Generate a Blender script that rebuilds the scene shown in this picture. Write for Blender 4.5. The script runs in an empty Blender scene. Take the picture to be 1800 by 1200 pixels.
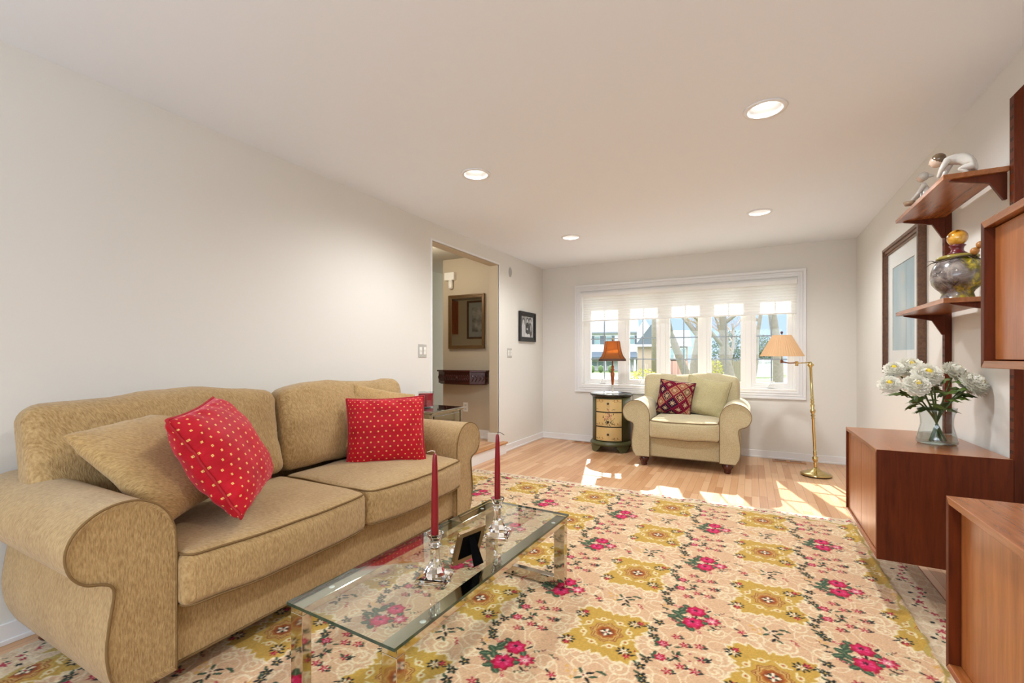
import bpy, bmesh, math, random
import numpy as np
from math import pi, sin, cos, radians as R
from mathutils import Vector, Matrix, noise

random.seed(7)
S = bpy.context.scene
COL = S.collection

# ------------------------------------------------------------------ camera
H = 2.44                      # ceiling height
XL, XR, YB, YR = -2.678, 0.989, 5.993, -2.3
cam_d = bpy.data.cameras.new('camera')
cam = bpy.data.objects.new('camera', cam_d)
COL.objects.link(cam)
cam.location = (0, 0, 1.163)
cam.rotation_euler = (pi / 2, 0, R(27.96))
cam_d.sensor_width = 36
cam_d.lens = 794 / 1800 * 36
cam_d.shift_y = 27.6 / 1800
cam_d.clip_start = 0.05
cam_d.clip_end = 400
S.camera = cam

# ------------------------------------------------------------------ world, sun, big lights, exposure
W = bpy.data.worlds.new('world')
S.world = W
W.use_nodes = True
nt = W.node_tree
bg = nt.nodes['Background']
tc = nt.nodes.new('ShaderNodeTexCoord')
sp = nt.nodes.new('ShaderNodeSeparateXYZ')
rp = nt.nodes.new('ShaderNodeValToRGB')
nt.links.new(tc.outputs['Generated'], sp.inputs[0])
nt.links.new(sp.outputs['Z'], rp.inputs[0])
rp.color_ramp.elements[0].position = 0.0
rp.color_ramp.elements[0].color = (0.56, 0.72, 1.0, 1)
rp.color_ramp.elements[1].position = 0.75
rp.color_ramp.elements[1].color = (2.2, 2.6, 3.2, 1)
e = rp.color_ramp.elements.new(0.10)
e.color = (0.50, 0.68, 1.0, 1)
e = rp.color_ramp.elements.new(0.38)
e.color = (3.6, 3.8, 4.0, 1)
nt.links.new(rp.outputs[0], bg.inputs['Color'])
bg.inputs['Strength'].default_value = 1.15


def light(name, kind, energy, color, loc, direction=None, **kw):
    d = bpy.data.lights.new(name, kind)
    d.energy = energy
    d.color = color
    for k, v in kw.items():
        setattr(d, k, v)
    o = bpy.data.objects.new(name, d)
    COL.objects.link(o)
    o.location = loc
    if direction is not None:
        o.rotation_euler = Vector(direction).to_track_quat('-Z', 'Y').to_euler()
    return o


SUN_DIR = (0.28, -1.0, -0.78)
light('sun', 'SUN', 11.0, (1.0, 0.95, 0.87), (-3, 12, 10), SUN_DIR, angle=R(0.6))
# fill light added behind the camera, tilted up to brighten the ceiling
light('rear_fill_light', 'AREA', 60.0, (0.78, 0.89, 1.0), (-0.85, YR + 0.02, 1.60), (0, 1.0, 0.75),
      shape='RECTANGLE', size=3.2, size_y=0.9)
# the next ceiling light of this room, overhead just behind the camera
for x_, y_ in ((0.06, 0.79),):
    light('can_lamp', 'SPOT', 58.0, (1.0, 0.92, 0.80), (x_, y_, H - 0.02), (0, 0, -1), spot_size=R(165), spot_blend=0.8, shadow_soft_size=0.06)
# sampling portal in the window opening
po = light('window_portal', 'AREA', 1.0, (1, 1, 1), (-0.82, YB + 0.14, 1.42), (0, -1, 0), shape='RECTANGLE', size=2.55, size_y=1.3)
po.data.cycles.is_portal = True
S.view_settings.view_transform = 'Standard'
S.view_settings.look = 'None'
S.view_settings.exposure = 0.18
S.view_settings.gamma = 1.0
S.view_settings.use_curve_mapping = False
try:
    S.cycles.use_denoising = True
    S.cycles.max_bounces = 12
    S.cycles.transparent_max_bounces = 24
    S.cycles.transmission_bounces = 12
    S.cycles.sample_clamp_indirect = 8.0
    S.cycles.caustics_reflective = False
    S.cycles.caustics_refractive = False
except Exception:
    pass


# ------------------------------------------------------------------ material helpers
def srgb(r, g, b):
    def f(v):
        v /= 255.0
        return v / 12.92 if v <= 0.04045 else ((v + 0.055) / 1.055) ** 2.4
    return (f(r), f(g), f(b), 1)


class NT:
    """small node helper"""
    def __init__(self, name):
        self.m = bpy.data.materials.new(name)
        self.m.use_nodes = True
        self.t = self.m.node_tree
        self.b = self.t.nodes['Principled BSDF']
        self.out = self.t.nodes['Material Output']

    def n(self, kind, **kw):
        nd = self.t.nodes.new('ShaderNode' + kind)
        for k, v in kw.items():
            setattr(nd, k, v)
        return nd

    def l(self, a, b):
        self.t.links.new(a, b)

    def math(self, op, a, b=None, c=None):
        nd = self.n('Math', operation=op)
        for i, v in enumerate((a, b, c)):
            if v is None:
                continue
            if isinstance(v, (int, float)):
                nd.inputs[i].default_value = v
            else:
                self.l(v, nd.inputs[i])
        return nd.outputs[0]

    def mix(self, fac, a, b):
        nd = self.n('Mix', data_type='RGBA')
        for sock, v in ((nd.inputs[0], fac), (nd.inputs[6], a), (nd.inputs[7], b)):
            if isinstance(v, (int, float)):
                sock.default_value = v
            elif isinstance(v, tuple):
                sock.default_value = v
            else:
                self.l(v, sock)
        return nd.outputs[2]

    def coord(self, scale=(1, 1, 1), rot=(0, 0, 0), kind='Object'):
        t = self.n('TexCoord')
        mp = self.n('Mapping')
        mp.inputs['Scale'].default_value = scale
        mp.inputs['Rotation'].default_value = rot
        self.l(t.outputs[kind], mp.inputs[0])
        return mp.outputs[0]

    def noise(self, vec, scale=5, detail=3, rough=0.5, dist=0):
        nd = self.n('TexNoise')
        nd.inputs['Scale'].default_value = scale
        nd.inputs['Detail'].default_value = detail
        nd.inputs['Roughness'].default_value = rough
        nd.inputs['Distortion'].default_value = dist
        self.l(vec, nd.inputs['Vector'])
        return nd.outputs[0]

    def ramp(self, fac, stops):
        nd = self.n('ValToRGB')
        el = nd.color_ramp.elements
        while len(el) < len(stops):
            el.new(0.5)
        for q, (p, c) in zip(el, stops):
            q.position = p
            q.color = c
        self.l(fac, nd.inputs[0])
        return nd.outputs[0]

    def bump(self, h, strength=0.3, dist=0.01):
        nd = self.n('Bump')
        nd.inputs['Strength'].default_value = strength
        nd.inputs['Distance'].default_value = dist
        self.l(h, nd.inputs['Height'])
        self.l(nd.outputs[0], self.b.inputs['Normal'])

    def set(self, **kw):
        for k, v in kw.items():
            s = self.b.inputs[k.replace('_', ' ')]
            if isinstance(v, (int, float, tuple)):
                s.default_value = v
            else:
                self.l(v, s)
        return self


def plain(name, col, rough=0.5, metal=0.0, spec=0.5, bumps=None, var=0.0):
    k = NT(name)
    k.set(Roughness=rough, Metallic=metal, Specular_IOR_Level=spec)
    if var:
        v = k.coord()
        f = k.noise(v, 6, 4)
        c2 = tuple(x * (1 - var) for x in col[:3]) + (1,)
        k.set(Base_Color=k.mix(f, col, c2))
    else:
        k.set(Base_Color=col)
    if bumps:
        v = k.coord()
        k.bump(k.noise(v, bumps[0], 4), bumps[1], bumps[2])
    return k.m


def wood(name, light_c, dark_c, axis='y', rough=0.35, scale=1.0):
    k = NT(name)
    sc = {'x': (1.2, 14, 14), 'y': (14, 1.2, 14), 'z': (14, 14, 1.2)}[axis]
    sc = tuple(v * scale for v in sc)
    v = k.coord(sc)
    a = k.noise(v, 2.2, 6, 0.62, 0.6)
    v2 = k.coord(tuple(q * 3.3 for q in sc))
    b = k.noise(v2, 3.0, 5, 0.6)
    f = k.math('ADD', k.math('MULTIPLY', a, 0.75), k.math('MULTIPLY', b, 0.25))
    k.set(Base_Color=k.ramp(f, [(0.30, dark_c), (0.66, light_c)]), Roughness=rough, Coat_Weight=0.15, Coat_Roughness=0.2)
    k.bump(b, 0.05, 0.002)
    return k.m


def fabric(name, c1, c2, streak=(230, 46, 52), bump=0.9, rough=0.95, sheen=0.25):
    k = NT(name)
    t = k.n('TexCoord')
    s3_ = k.n('SeparateXYZ')
    k.l(t.outputs['Object'], s3_.inputs[0])
    cb = k.n('CombineXYZ')
    k.l(k.math('MULTIPLY', k.math('ADD', s3_.outputs['X'], s3_.outputs['Y']), streak[0]), cb.inputs[0])
    k.l(k.math('MULTIPLY', k.math('SUBTRACT', s3_.outputs['X'], s3_.outputs['Y']), streak[1]), cb.inputs[1])
    k.l(k.math('MULTIPLY', s3_.outputs['Z'], streak[2]), cb.inputs[2])
    a = k.noise(cb.outputs[0], 1.0, 3, 0.6)
    big = k.noise(k.coord(), 5, 3)
    f = k.math('ADD', k.math('MULTIPLY', a, 0.8), k.math('MULTIPLY', big, 0.2))
    k.set(Base_Color=k.ramp(f, [(0.33, c2), (0.62, c1)]), Roughness=rough, Sheen_Weight=sheen, Sheen_Roughness=0.5,
          Specular_IOR_Level=0.15)
    k.bump(a, bump, 0.004)
    return k.m


def thin_glass(name, tint=(1, 1, 1, 1), refl=1.0, ior=1.5):
    k = NT(name)
    tr = k.n('BsdfTransparent')
    tr.inputs[0].default_value = tint
    gl = k.n('BsdfGlossy')
    gl.inputs['Roughness'].default_value = 0.02
    fr = k.n('Fresnel')
    fr.inputs['IOR'].default_value = ior
    mx = k.n('MixShader')
    gm = k.n('NewGeometry')
    f = k.math('MULTIPLY', k.math('MULTIPLY', fr.outputs[0], refl), k.math('SUBTRACT', 1.0, gm.outputs['Backfacing']))
    k.l(f, mx.inputs[0])
    k.l(tr.outputs[0], mx.inputs[1])
    k.l(gl.outputs[0], mx.inputs[2])
    k.l(mx.outputs[0], k.out.inputs['Surface'])
    return k.m


def translucent(name, col, trans_col, fac=0.5, bump_lines=None, streak=None):
    k = NT(name)
    d = k.n('BsdfDiffuse')
    d.inputs[0].default_value = col
    t = k.n('BsdfTranslucent')
    t.inputs[0].default_value = trans_col
    mx = k.n('MixShader')
    mx.inputs[0].default_value = fac
    k.l(d.outputs[0], mx.inputs[1])
    k.l(t.outputs[0], mx.inputs[2])
    k.l(mx.outputs[0], k.out.inputs['Surface'])
    if streak:
        f = k.noise(k.coord(streak), 1.0, 3)
        c2 = tuple(x * 0.8 for x in col[:3]) + (1,)
        k.l(k.mix(f, col, c2), d.inputs[0])
    return k.m


def emit(name, col, strength):
    k = NT(name)
    k.set(Base_Color=col, Emission_Color=col, Emission_Strength=strength)
    return k.m


def vcol(name, rough=0.9, bump=None, spec=0.2, sheen=0.0, coat=0.0):
    k = NT(name)
    a = k.n('Attribute', attribute_name='tint')
    k.set(Base_Color=a.outputs['Color'], Roughness=rough, Specular_IOR_Level=spec, Sheen_Weight=sheen, Coat_Weight=coat)
    if bump:
        k.bump(k.noise(k.coord(), bump[0], 3), bump[1], bump[2])
    return k.m


# ------------------------------------------------------------------ mesh helpers
def tag(o, label=None, cat=None, group=None, kind=None):
    if label:
        o['label'] = label
    if cat:
        o['category'] = cat
    if group:
        o['group'] = group
    if kind:
        o['kind'] = kind
    return o


def thing(name, label, cat, loc=(0, 0, 0), rotz=0.0, group=None, rot=None):
    o = bpy.data.objects.new(name, None)
    COL.objects.link(o)
    o.empty_display_size = 0.1
    o.location = loc
    o.rotation_euler = rot if rot else (0, 0, rotz)
    return tag(o, label, cat, group)


def obj(name, bm, mat, parent=None, smooth=False, bevel=0.0, sub=0, seg=2, solid=0.0):
    me = bpy.data.meshes.new(name)
    bmesh.ops.recalc_face_normals(bm, faces=bm.faces[:])
    if smooth:
        for f in bm.faces:
            if f.material_index < 90:
                f.smooth = True
    bm.to_mesh(me)
    bm.free()
    o = bpy.data.objects.new(name, me)
    COL.objects.link(o)
    for m in (mat if isinstance(mat, (list, tuple)) else [mat]):
        me.materials.append(m)
    if parent is not None:
        o.parent = parent
    if solid:
        md = o.modifiers.new('solid', 'SOLIDIFY')
        md.thickness = solid
        md.offset = 0
    if bevel:
        md = o.modifiers.new('bevel', 'BEVEL')
        md.width = bevel
        md.segments = seg
        md.limit_method = 'ANGLE'
        md.angle_limit = R(40)
    if sub:
        md = o.modifiers.new('sub', 'SUBSURF')
        md.levels = sub
        md.render_levels = sub
    return o


def struct(name, bm, mat, parent=None, **kw):
    o = obj(name, bm, mat, parent, **kw)
    if parent is None:
        o['kind'] = 'structure'
    return o


def B():
    return bmesh.new()


def box(bm, x0, x1, y0, y1, z0, z1, mi=0, mx=None):
    v = [bm.verts.new(p) for p in ((x0, y0, z0), (x1, y0, z0), (x1, y1, z0), (x0, y1, z0),
                                   (x0, y0, z1), (x1, y0, z1), (x1, y1, z1), (x0, y1, z1))]
    if mx is not None:
        for q in v:
            q.co = mx @ q.co
    for idx in ((0, 3, 2, 1), (4, 5, 6, 7), (0, 1, 5, 4), (1, 2, 6, 5), (2, 3, 7, 6), (3, 0, 4, 7)):
        f = bm.faces.new([v[i] for i in idx])
        f.material_index = mi
    return bm


def one_box(*a, **k):
    return box(B(), *a, **k)


def prism(bm, poly, axis, a, b, mi=0):
    """extrude a 2-D polygon along an axis from a to b; poly gives the two other coords in xyz order"""
    def P(p, t):
        return {'x': (t, p[0], p[1]), 'y': (p[0], t, p[1]), 'z': (p[0], p[1], t)}[axis]
    A = [bm.verts.new(P(p, a)) for p in poly]
    C = [bm.verts.new(P(p, b)) for p in poly]
    n = len(poly)
    fs = [bm.faces.new(A[::-1]), bm.faces.new(C)]
    for i in range(n):
        fs.append(bm.faces.new((A[i], A[(i + 1) % n], C[(i + 1) % n], C[i])))
    for f in fs:
        f.material_index = mi
    return bm


def lathe(bm, prof, segs=24, c=(0, 0), mi=0, a0=0.0, sx=1.0, sy=1.0, smooth=True, cap=True):
    rings = []
    for r, z in prof:
        if r < 1e-5:
            rings.append([bm.verts.new((c[0], c[1], z))])
        else:
            rings.append([bm.verts.new((c[0] + sx * r * cos(a0 + 2 * pi * k / segs), c[1] + sy * r * sin(a0 + 2 * pi * k / segs), z))
                          for k in range(segs)])
    for A, C in zip(rings, rings[1:]):
        for k in range(segs):
            k2 = (k + 1) % segs
            if len(A) == 1 and len(C) == 1:
                continue
            if len(A) == 1:
                f = bm.faces.new((A[0], C[k2], C[k]))
            elif len(C) == 1:
                f = bm.faces.new((A[k], A[k2], C[0]))
            else:
                f = bm.faces.new((A[k], A[k2], C[k2], C[k]))
            f.material_index = mi
            f.smooth = smooth
    if cap:
        for ring, rev in ((rings[0], True), (rings[-1], False)):
            if len(ring) > 1:
                f = bm.faces.new(ring[::-1] if rev else ring)
                f.material_index = mi
    return bm


def tube(bm, pts, rad, segs=8, closed=False, mi=0, cap=True):
    pts = [Vector(p) for p in pts]
    n = len(pts)
    rads = rad if isinstance(rad, (list, tuple)) else [rad] * n
    rings = []
    up = None
    for i, p in enumerate(pts):
        if closed:
            d = pts[(i + 1) % n] - pts[i - 1]
        else:
            d = pts[min(i + 1, n - 1)] - pts[max(i - 1, 0)]
        if d.length < 1e-9:
            d = Vector((0, 0, 1))
        d.normalize()
        if up is None:
            up = Vector((0, 0, 1)) if abs(d.z) < 0.9 else Vector((1, 0, 0))
        side = d.cross(up)
        if side.length < 1e-6:
            side = d.orthogonal()
        side.normalize()
        up = side.cross(d).normalized()
        rings.append([bm.verts.new(p + (side * cos(2 * pi * k / segs) + up * sin(2 * pi * k / segs)) * rads[i]) for k in range(segs)])
    m = n if closed else n - 1
    for i in range(m):
        A, C = rings[i], rings[(i + 1) % n]
        for k in range(segs):
            f = bm.faces.new((A[k], A[(k + 1) % segs], C[(k + 1) % segs], C[k]))
            f.smooth = True
            f.material_index = mi
    if cap and not closed:
        for rg in (rings[0][::-1], rings[-1]):
            f = bm.faces.new(rg)
            f.material_index = mi
    return bm


def ball(bm, c, r, segs=12, rings=8, sc=(1, 1, 1), mi=0):
    mx = Matrix.Translation(c) @ Matrix.Diagonal((r * sc[0], r * sc[1], r * sc[2], 1))
    g = bmesh.ops.create_uvsphere(bm, u_segments=segs, v_segments=rings, radius=1, matrix=mx)
    for v in g['verts']:
        for f in v.link_faces:
            f.smooth = True
            f.material_index = mi
    return bm


def spline(pts, n=6, closed=False):
    out = []
    P = [Vector(p) for p in pts]
    m = len(P)
    for i in range(m if closed else m - 1):
        p0 = P[i - 1] if (closed or i > 0) else P[0]
        p1 = P[i]
        p2 = P[(i + 1) % m]
        p3 = P[(i + 2) % m] if (closed or i + 2 < m) else P[-1]
        for k in range(n):
            t = k / n
            out.append(0.5 * ((2 * p1) + (p2 - p0) * t + (2 * p0 - 5 * p1 + 4 * p2 - p3) * t * t + (3 * p1 - p0 - 3 * p2 + p3) * t ** 3))
    if not closed:
        out.append(P[-1])
    return out


def rbox(bm, sx, sy, sz, r, n=10, deform=None, mi=0):
    """rounded box centred on the origin, made of six grids"""
    ax = ((0, 1, 2), (1, 2, 0), (2, 0, 1))
    hs = (sx / 2, sy / 2, sz / 2)
    cache = {}

    def vert(p):
        key = tuple(round(q, 5) for q in p)
        if key not in cache:
            q = Vector(p)
            inner = Vector([max(-(h - r), min(h - r, c)) for h, c in zip(hs, q)])
            d = q - inner
            if d.length > 1e-9:
                q = inner + d.normalized() * r
            if deform:
                q = deform(q)
            cache[key] = bm.verts.new(q)
        return cache[key]

    def ticks(h):
        m = max(2, int(n * min(1, h / max(hs)) + 2))
        k = [-h, -h + r * 0.35, -h + r * 0.8] + [(-h + r) + (2 * h - 2 * r) * i / m for i in range(m + 1)] + [h - r * 0.8, h - r * 0.35, h]
        return sorted(set(round(q, 6) for q in k))
    for a, b, c in ax:
        ta, tb = ticks(hs[a]), ticks(hs[b])
        for s in (-1, 1):
            for i in range(len(ta) - 1):
                for j in range(len(tb) - 1):
                    q = []
                    for da, db in ((0, 0), (1, 0), (1, 1), (0, 1)):
                        p = [0, 0, 0]
                        p[a] = ta[i + da]
                        p[b] = tb[j + db]
                        p[c] = s * hs[c]
                        q.append(vert(p))
                    if s < 0:
                        q.reverse()
                    if len(set(q)) == 4:
                        f = bm.faces.new(q)
                        f.smooth = True
                        f.material_index = mi
    return bm


def rrect_path(sx, sy, r, z, n=6, inset=0.0):
    hx, hy = sx / 2 - inset, sy / 2 - inset
    out = []
    for cx, cy, a0 in ((hx - r, hy - r, 0), (-hx + r, hy - r, pi / 2), (-hx + r, -hy + r, pi), (hx - r, -hy + r, 1.5 * pi)):
        for k in range(n + 1):
            a = a0 + pi / 2 * k / n
            out.append((cx + r * cos(a), cy + r * sin(a), z))
        # extra points along straight runs
        nx = {0: (-hx + r, hy), pi / 2: (-hx, -hy + r), pi: (hx - r, -hy), 1.5 * pi: (hx, hy - r)}[a0]
        p = out[-1]
        for k in range(1, 10):
            out.append((p[0] + (nx[0] - p[0]) * k / 10, p[1] + (nx[1] - p[1]) * k / 10, z))
    return out


def grid_mesh(name, X, Y, Z, col, mat, parent=None, smooth=True):
    """regular grid with one colour per vertex (attribute 'tint', linear)"""
    ny, nx = X.shape
    me = bpy.data.meshes.new(name)
    co = np.stack([X, Y, Z], -1).reshape(-1, 3).astype(np.float32)
    idx = np.arange(ny * nx).reshape(ny, nx)
    q = np.stack([idx[:-1, :-1], idx[:-1, 1:], idx[1:, 1:], idx[1:, :-1]], -1).reshape(-1, 4)
    me.vertices.add(len(co))
    me.vertices.foreach_set('co', co.ravel())
    me.loops.add(q.size)
    me.loops.foreach_set('vertex_index', q.ravel().astype(np.int32))
    me.polygons.add(len(q))
    me.polygons.foreach_set('loop_start', (np.arange(len(q)) * 4).astype(np.int32))
    me.polygons.foreach_set('loop_total', np.full(len(q), 4, np.int32))
    me.polygons.foreach_set('use_smooth', np.full(len(q), smooth, bool))
    me.update(calc_edges=True)
    at = me.attributes.new('tint', 'FLOAT_COLOR', 'POINT')
    c4 = np.ones((ny * nx, 4), np.float32)
    c4[:, :3] = col.reshape(-1, 3)
    at.data.foreach_set('color', c4.ravel())
    me.materials.append(mat)
    o = bpy.data.objects.new(name, me)
    COL.objects.link(o)
    if parent is not None:
        o.parent = parent
    return o


def lin(r, g, b):
    return np.array(srgb(r, g, b)[:3])


def copy_tree(o, parent=None):
    c = o.copy()
    COL.objects.link(c)
    if parent is not None:
        c.parent = parent
    for ch in list(o.children):
        copy_tree(ch, c)
    return c


# ------------------------------------------------------------------ materials
M = {}
M['wall'] = plain('wall_paint', srgb(227, 224, 217), 0.65, spec=0.25, bumps=(180, 0.03, 0.002))
M['ceil'] = plain('ceiling_paint', srgb(242, 247, 254), 0.8, spec=0.1)
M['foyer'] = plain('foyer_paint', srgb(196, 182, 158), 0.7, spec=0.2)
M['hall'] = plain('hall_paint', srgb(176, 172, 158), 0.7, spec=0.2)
M['trim'] = plain('white_trim', srgb(236, 236, 236), 0.4, bumps=(40, 0.04, 0.002))
M['vinyl'] = plain('white_vinyl', srgb(240, 238, 234), 0.35)
M['muntin'] = plain('grey_muntin', srgb(150, 160, 168), 0.4)
M['winglass'] = thin_glass('window_glass', (0.97, 0.98, 0.98, 1), 0.55)
M['tabglass'] = thin_glass('table_glass', (0.92, 0.96, 0.94, 1), 1.9, 1.52)
M['vaseglass'] = thin_glass('vase_glass', (0.93, 0.96, 0.97, 1), 1.6, 1.5)
M['picglass'] = thin_glass('picture_glass', (0.98, 0.98, 0.98, 1), 0.9, 1.45)
M['mirror'] = plain('mirror_silver', (0.86, 0.87, 0.87, 1), 0.02, 1.0)
M['chrome'] = plain('chrome', (0.60, 0.55, 0.47, 1), 0.06, 1.0)
M['brass'] = plain('brass', srgb(206, 184, 128), 0.16, 1.0)
M['dark_brass'] = plain('aged_brass', srgb(150, 100, 70), 0.3, 1.0)
M['glass_edge'] = plain('green_glass_edge', srgb(28, 62, 52), 0.08, 0, 0.8)
M['teak'] = wood('teak_long_grain', srgb(172, 106, 58), srgb(122, 66, 30), 'y', 0.25)
M['teak_v'] = wood('teak_upright_grain', srgb(160, 92, 46), srgb(112, 56, 24), 'z', 0.3)
M['teak_shaded'] = wood('teak_shaded', srgb(104, 44, 14), srgb(66, 24, 6), 'z', 0.45)  # same teak, with the shade on the cabinet sides put into its colour
M['teak_shaded'].node_tree.nodes['Principled BSDF'].inputs['Coat Weight'].default_value = 0.0
M['teak_shaded'].node_tree.nodes['Principled BSDF'].inputs['Specular IOR Level'].default_value = 0.2
M['teak_door'] = wood('teak_door_grain', srgb(188, 118, 66), srgb(140, 78, 36), 'z', 0.28)
M['mahog'] = wood('dark_mahogany', srgb(80, 32, 20), srgb(38, 12, 8), 'x', 0.3)
M['bun'] = wood('bun_foot_wood', srgb(88, 36, 22), srgb(44, 14, 10), 'z', 0.22)
M['ventwood'] = wood('vent_oak', srgb(205, 150, 98), srgb(170, 112, 66), 'x', 0.4)
M['black'] = plain('black_satin', srgb(18, 17, 17), 0.35)
M['blackvel'] = plain('black_velvet', srgb(8, 8, 9), 0.95, spec=0.05)
M['white'] = plain('white_plastic', srgb(238, 236, 228), 0.4)
M['slot'] = plain('dark_slot', srgb(50, 36, 26), 0.7)
M['wax'] = plain('red_wax', srgb(128, 8, 26), 0.3)
M['wick'] = plain('wick', srgb(225, 210, 190), 0.9)
M['wickd'] = plain('burnt_wick', srgb(60, 45, 40), 0.9)
M['sofa'] = fabric('tan_chenille', srgb(190, 160, 112), srgb(148, 116, 72))
M['sofapipe'] = plain('dark_tan_piping', srgb(124, 98, 64), 0.9, spec=0.1)
M['chair'] = fabric('beige_chenille', srgb(198, 186, 150), srgb(162, 146, 110), (300, 110, 110), 0.35)
M['chairpipe'] = plain('brown_piping', srgb(128, 104, 78), 0.9, spec=0.1)
M['chairpil'] = fabric('pale_sage_fabric', srgb(192, 180, 138), srgb(150, 138, 98), (260, 100, 100), 0.4)
M['tanpil'] = fabric('tan_pillow_fabric', srgb(196, 164, 112), srgb(152, 120, 74), (240, 50, 56), 0.7)

# crystal
k = NT('cut_crystal')
k.set(Base_Color=(1, 1, 1, 1), Roughness=0.0, Transmission_Weight=1.0, IOR=1.5, Specular_IOR_Level=0.7)
M['crystal'] = k.m

# oak strip floor
k = NT('oak_strip_floor')
g = k.n('NewGeometry')
s3 = k.n('SeparateXYZ')
k.l(g.outputs['Position'], s3.inputs[0])
row = k.math('DIVIDE', s3.outputs['X'], 0.057)
rid = k.math('FLOOR', row)
wn = k.n('TexWhiteNoise', noise_dimensions='1D')
k.l(rid, wn.inputs['W'])
ya = k.math('ADD', k.math('DIVIDE', s3.outputs['Y'], 0.62), k.math('MULTIPLY', wn.outputs['Value'], 7.0))
seg = k.math('FLOOR', ya)
cmb = k.n('CombineXYZ')
k.l(rid, cmb.inputs[0])
k.l(seg, cmb.inputs[1])
wn2 = k.n('TexWhiteNoise', noise_dimensions='2D')
k.l(cmb.outputs[0], wn2.inputs['Vector'])
mp = k.n('Mapping')
mp.inputs['Scale'].default_value = (60, 3, 1)
k.l(g.outputs['Position'], mp.inputs[0])
ns = k.noise(mp.outputs[0], 1.0, 5, 0.6, 0.5)
f = k.math('ADD', k.math('MULTIPLY', wn2.outputs['Value'], 0.62), k.math('MULTIPLY', ns, 0.38))
base = k.ramp(f, [(0.1, srgb(182, 128, 86)), (0.4, srgb(206, 158, 116)), (0.65, srgb(216, 172, 130)), (0.95, srgb(222, 182, 142))])
gx = k.math('LESS_THAN', k.math('FRACT', row), 0.03)
gy = k.math('LESS_THAN', k.math('FRACT', ya), 0.004)
gap = k.math('MAXIMUM', gx, gy)
k.set(Base_Color=k.mix(k.math('MULTIPLY', gap, 0.75), base, srgb(78, 46, 24)), Roughness=0.32, Specular_IOR_Level=0.45)
M['floor'] = k.m

# red pillow with small gold squares
k = NT('red_dotted_fabric')
t = k.n('TexCoord')
s3 = k.n('SeparateXYZ')
k.l(t.outputs['UV'], s3.inputs[0])
P_ = 0.058
def cell(off):
    fx = k.math('ABSOLUTE', k.math('SUBTRACT', k.math('FRACT', k.math('ADD', k.math('DIVIDE', s3.outputs['X'], P_ * 0.72), off + 50)), 0.5))
    fy = k.math('ABSOLUTE', k.math('SUBTRACT', k.math('FRACT', k.math('ADD', k.math('DIVIDE', s3.outputs['Y'], P_), off + 50)), 0.5))
    mx_ = k.math('MAXIMUM', k.math('MULTIPLY', fx, 0.72), fy)
    on = k.math('LESS_THAN', mx_, 0.068)
    hole = k.math('LESS_THAN', mx_, 0.018)
    return k.math('SUBTRACT', on, hole)
dots = k.math('MAXIMUM', cell(0.0), cell(0.5))
rn = k.noise(k.coord(), 14, 3)
red = k.mix(rn, srgb(206, 8, 34), srgb(150, 2, 20))
k.set(Base_Color=k.mix(dots, red, srgb(232, 190, 110)), Roughness=0.6, Sheen_Weight=0.4, Sheen_Tint=(1, 0.3, 0.4, 1), Specular_IOR_Level=0.25)
k.bump(k.noise(k.coord((9, 30, 9)), 1.0, 4), 0.5, 0.01)
M['redpil'] = k.m

# kilim pillow
k = NT('kilim_diamond_weave')
t = k.n('TexCoord')
s3 = k.n('SeparateXYZ')
k.l(t.outputs['UV'], s3.inputs[0])
a = k.math('DIVIDE', k.math('ADD', s3.outputs['X'], s3.outputs['Y']), 0.135)
b = k.math('DIVIDE', k.math('SUBTRACT', s3.outputs['X'], s3.outputs['Y']), 0.135)
cm = k.n('CombineXYZ')
k.l(k.math('FLOOR', a), cm.inputs[0])
k.l(k.math('FLOOR', b), cm.inputs[1])
wn = k.n('TexWhiteNoise', noise_dimensions='2D')
k.l(cm.outputs[0], wn.inputs['Vector'])
fill = k.ramp(wn.outputs['Value'], [(0.0, srgb(96, 18, 36)), (0.3, srgb(44, 20, 40)), (0.5, srgb(126, 70, 54)), (0.7, srgb(76, 16, 32)), (0.9, srgb(88, 66, 48))])
fill.node.color_ramp.interpolation = 'CONSTANT'
fa = k.math('ABSOLUTE', k.math('SUBTRACT', k.math('FRACT', a), 0.5))
fb = k.math('ABSOLUTE', k.math('SUBTRACT', k.math('FRACT', b), 0.5))
mxx = k.math('MAXIMUM', fa, fb)
edge = k.math('GREATER_THAN', mxx, 0.45)
ring = k.math('MULTIPLY', k.math('GREATER_THAN', mxx, 0.34), k.math('LESS_THAN', mxx, 0.39))
star = k.math('LESS_THAN', k.math('MINIMUM', fa, fb), 0.045)
dia = k.math('LESS_THAN', k.math('ABSOLUTE', k.math('SUBTRACT', fa, fb)), 0.035)
star = k.math('MULTIPLY', k.math('MAXIMUM', star, dia), k.math('LESS_THAN', mxx, 0.27))
c1 = k.mix(edge, fill, srgb(120, 26, 48))
c1 = k.mix(k.math('MULTIPLY', ring, k.math('GREATER_THAN', wn.outputs['Value'], 0.45)), c1, srgb(190, 148, 104))
c1 = k.mix(star, c1, srgb(180, 150, 118))
k.set(Base_Color=c1, Roughness=0.95, Specular_IOR_Level=0.1)
k.bump(k.noise(k.coord((300, 300, 300)), 1.0, 2), 0.4, 0.003)
M['kilim'] = k.m

# ------------------------------------------------------------------ room shell
T = 0.13


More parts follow.
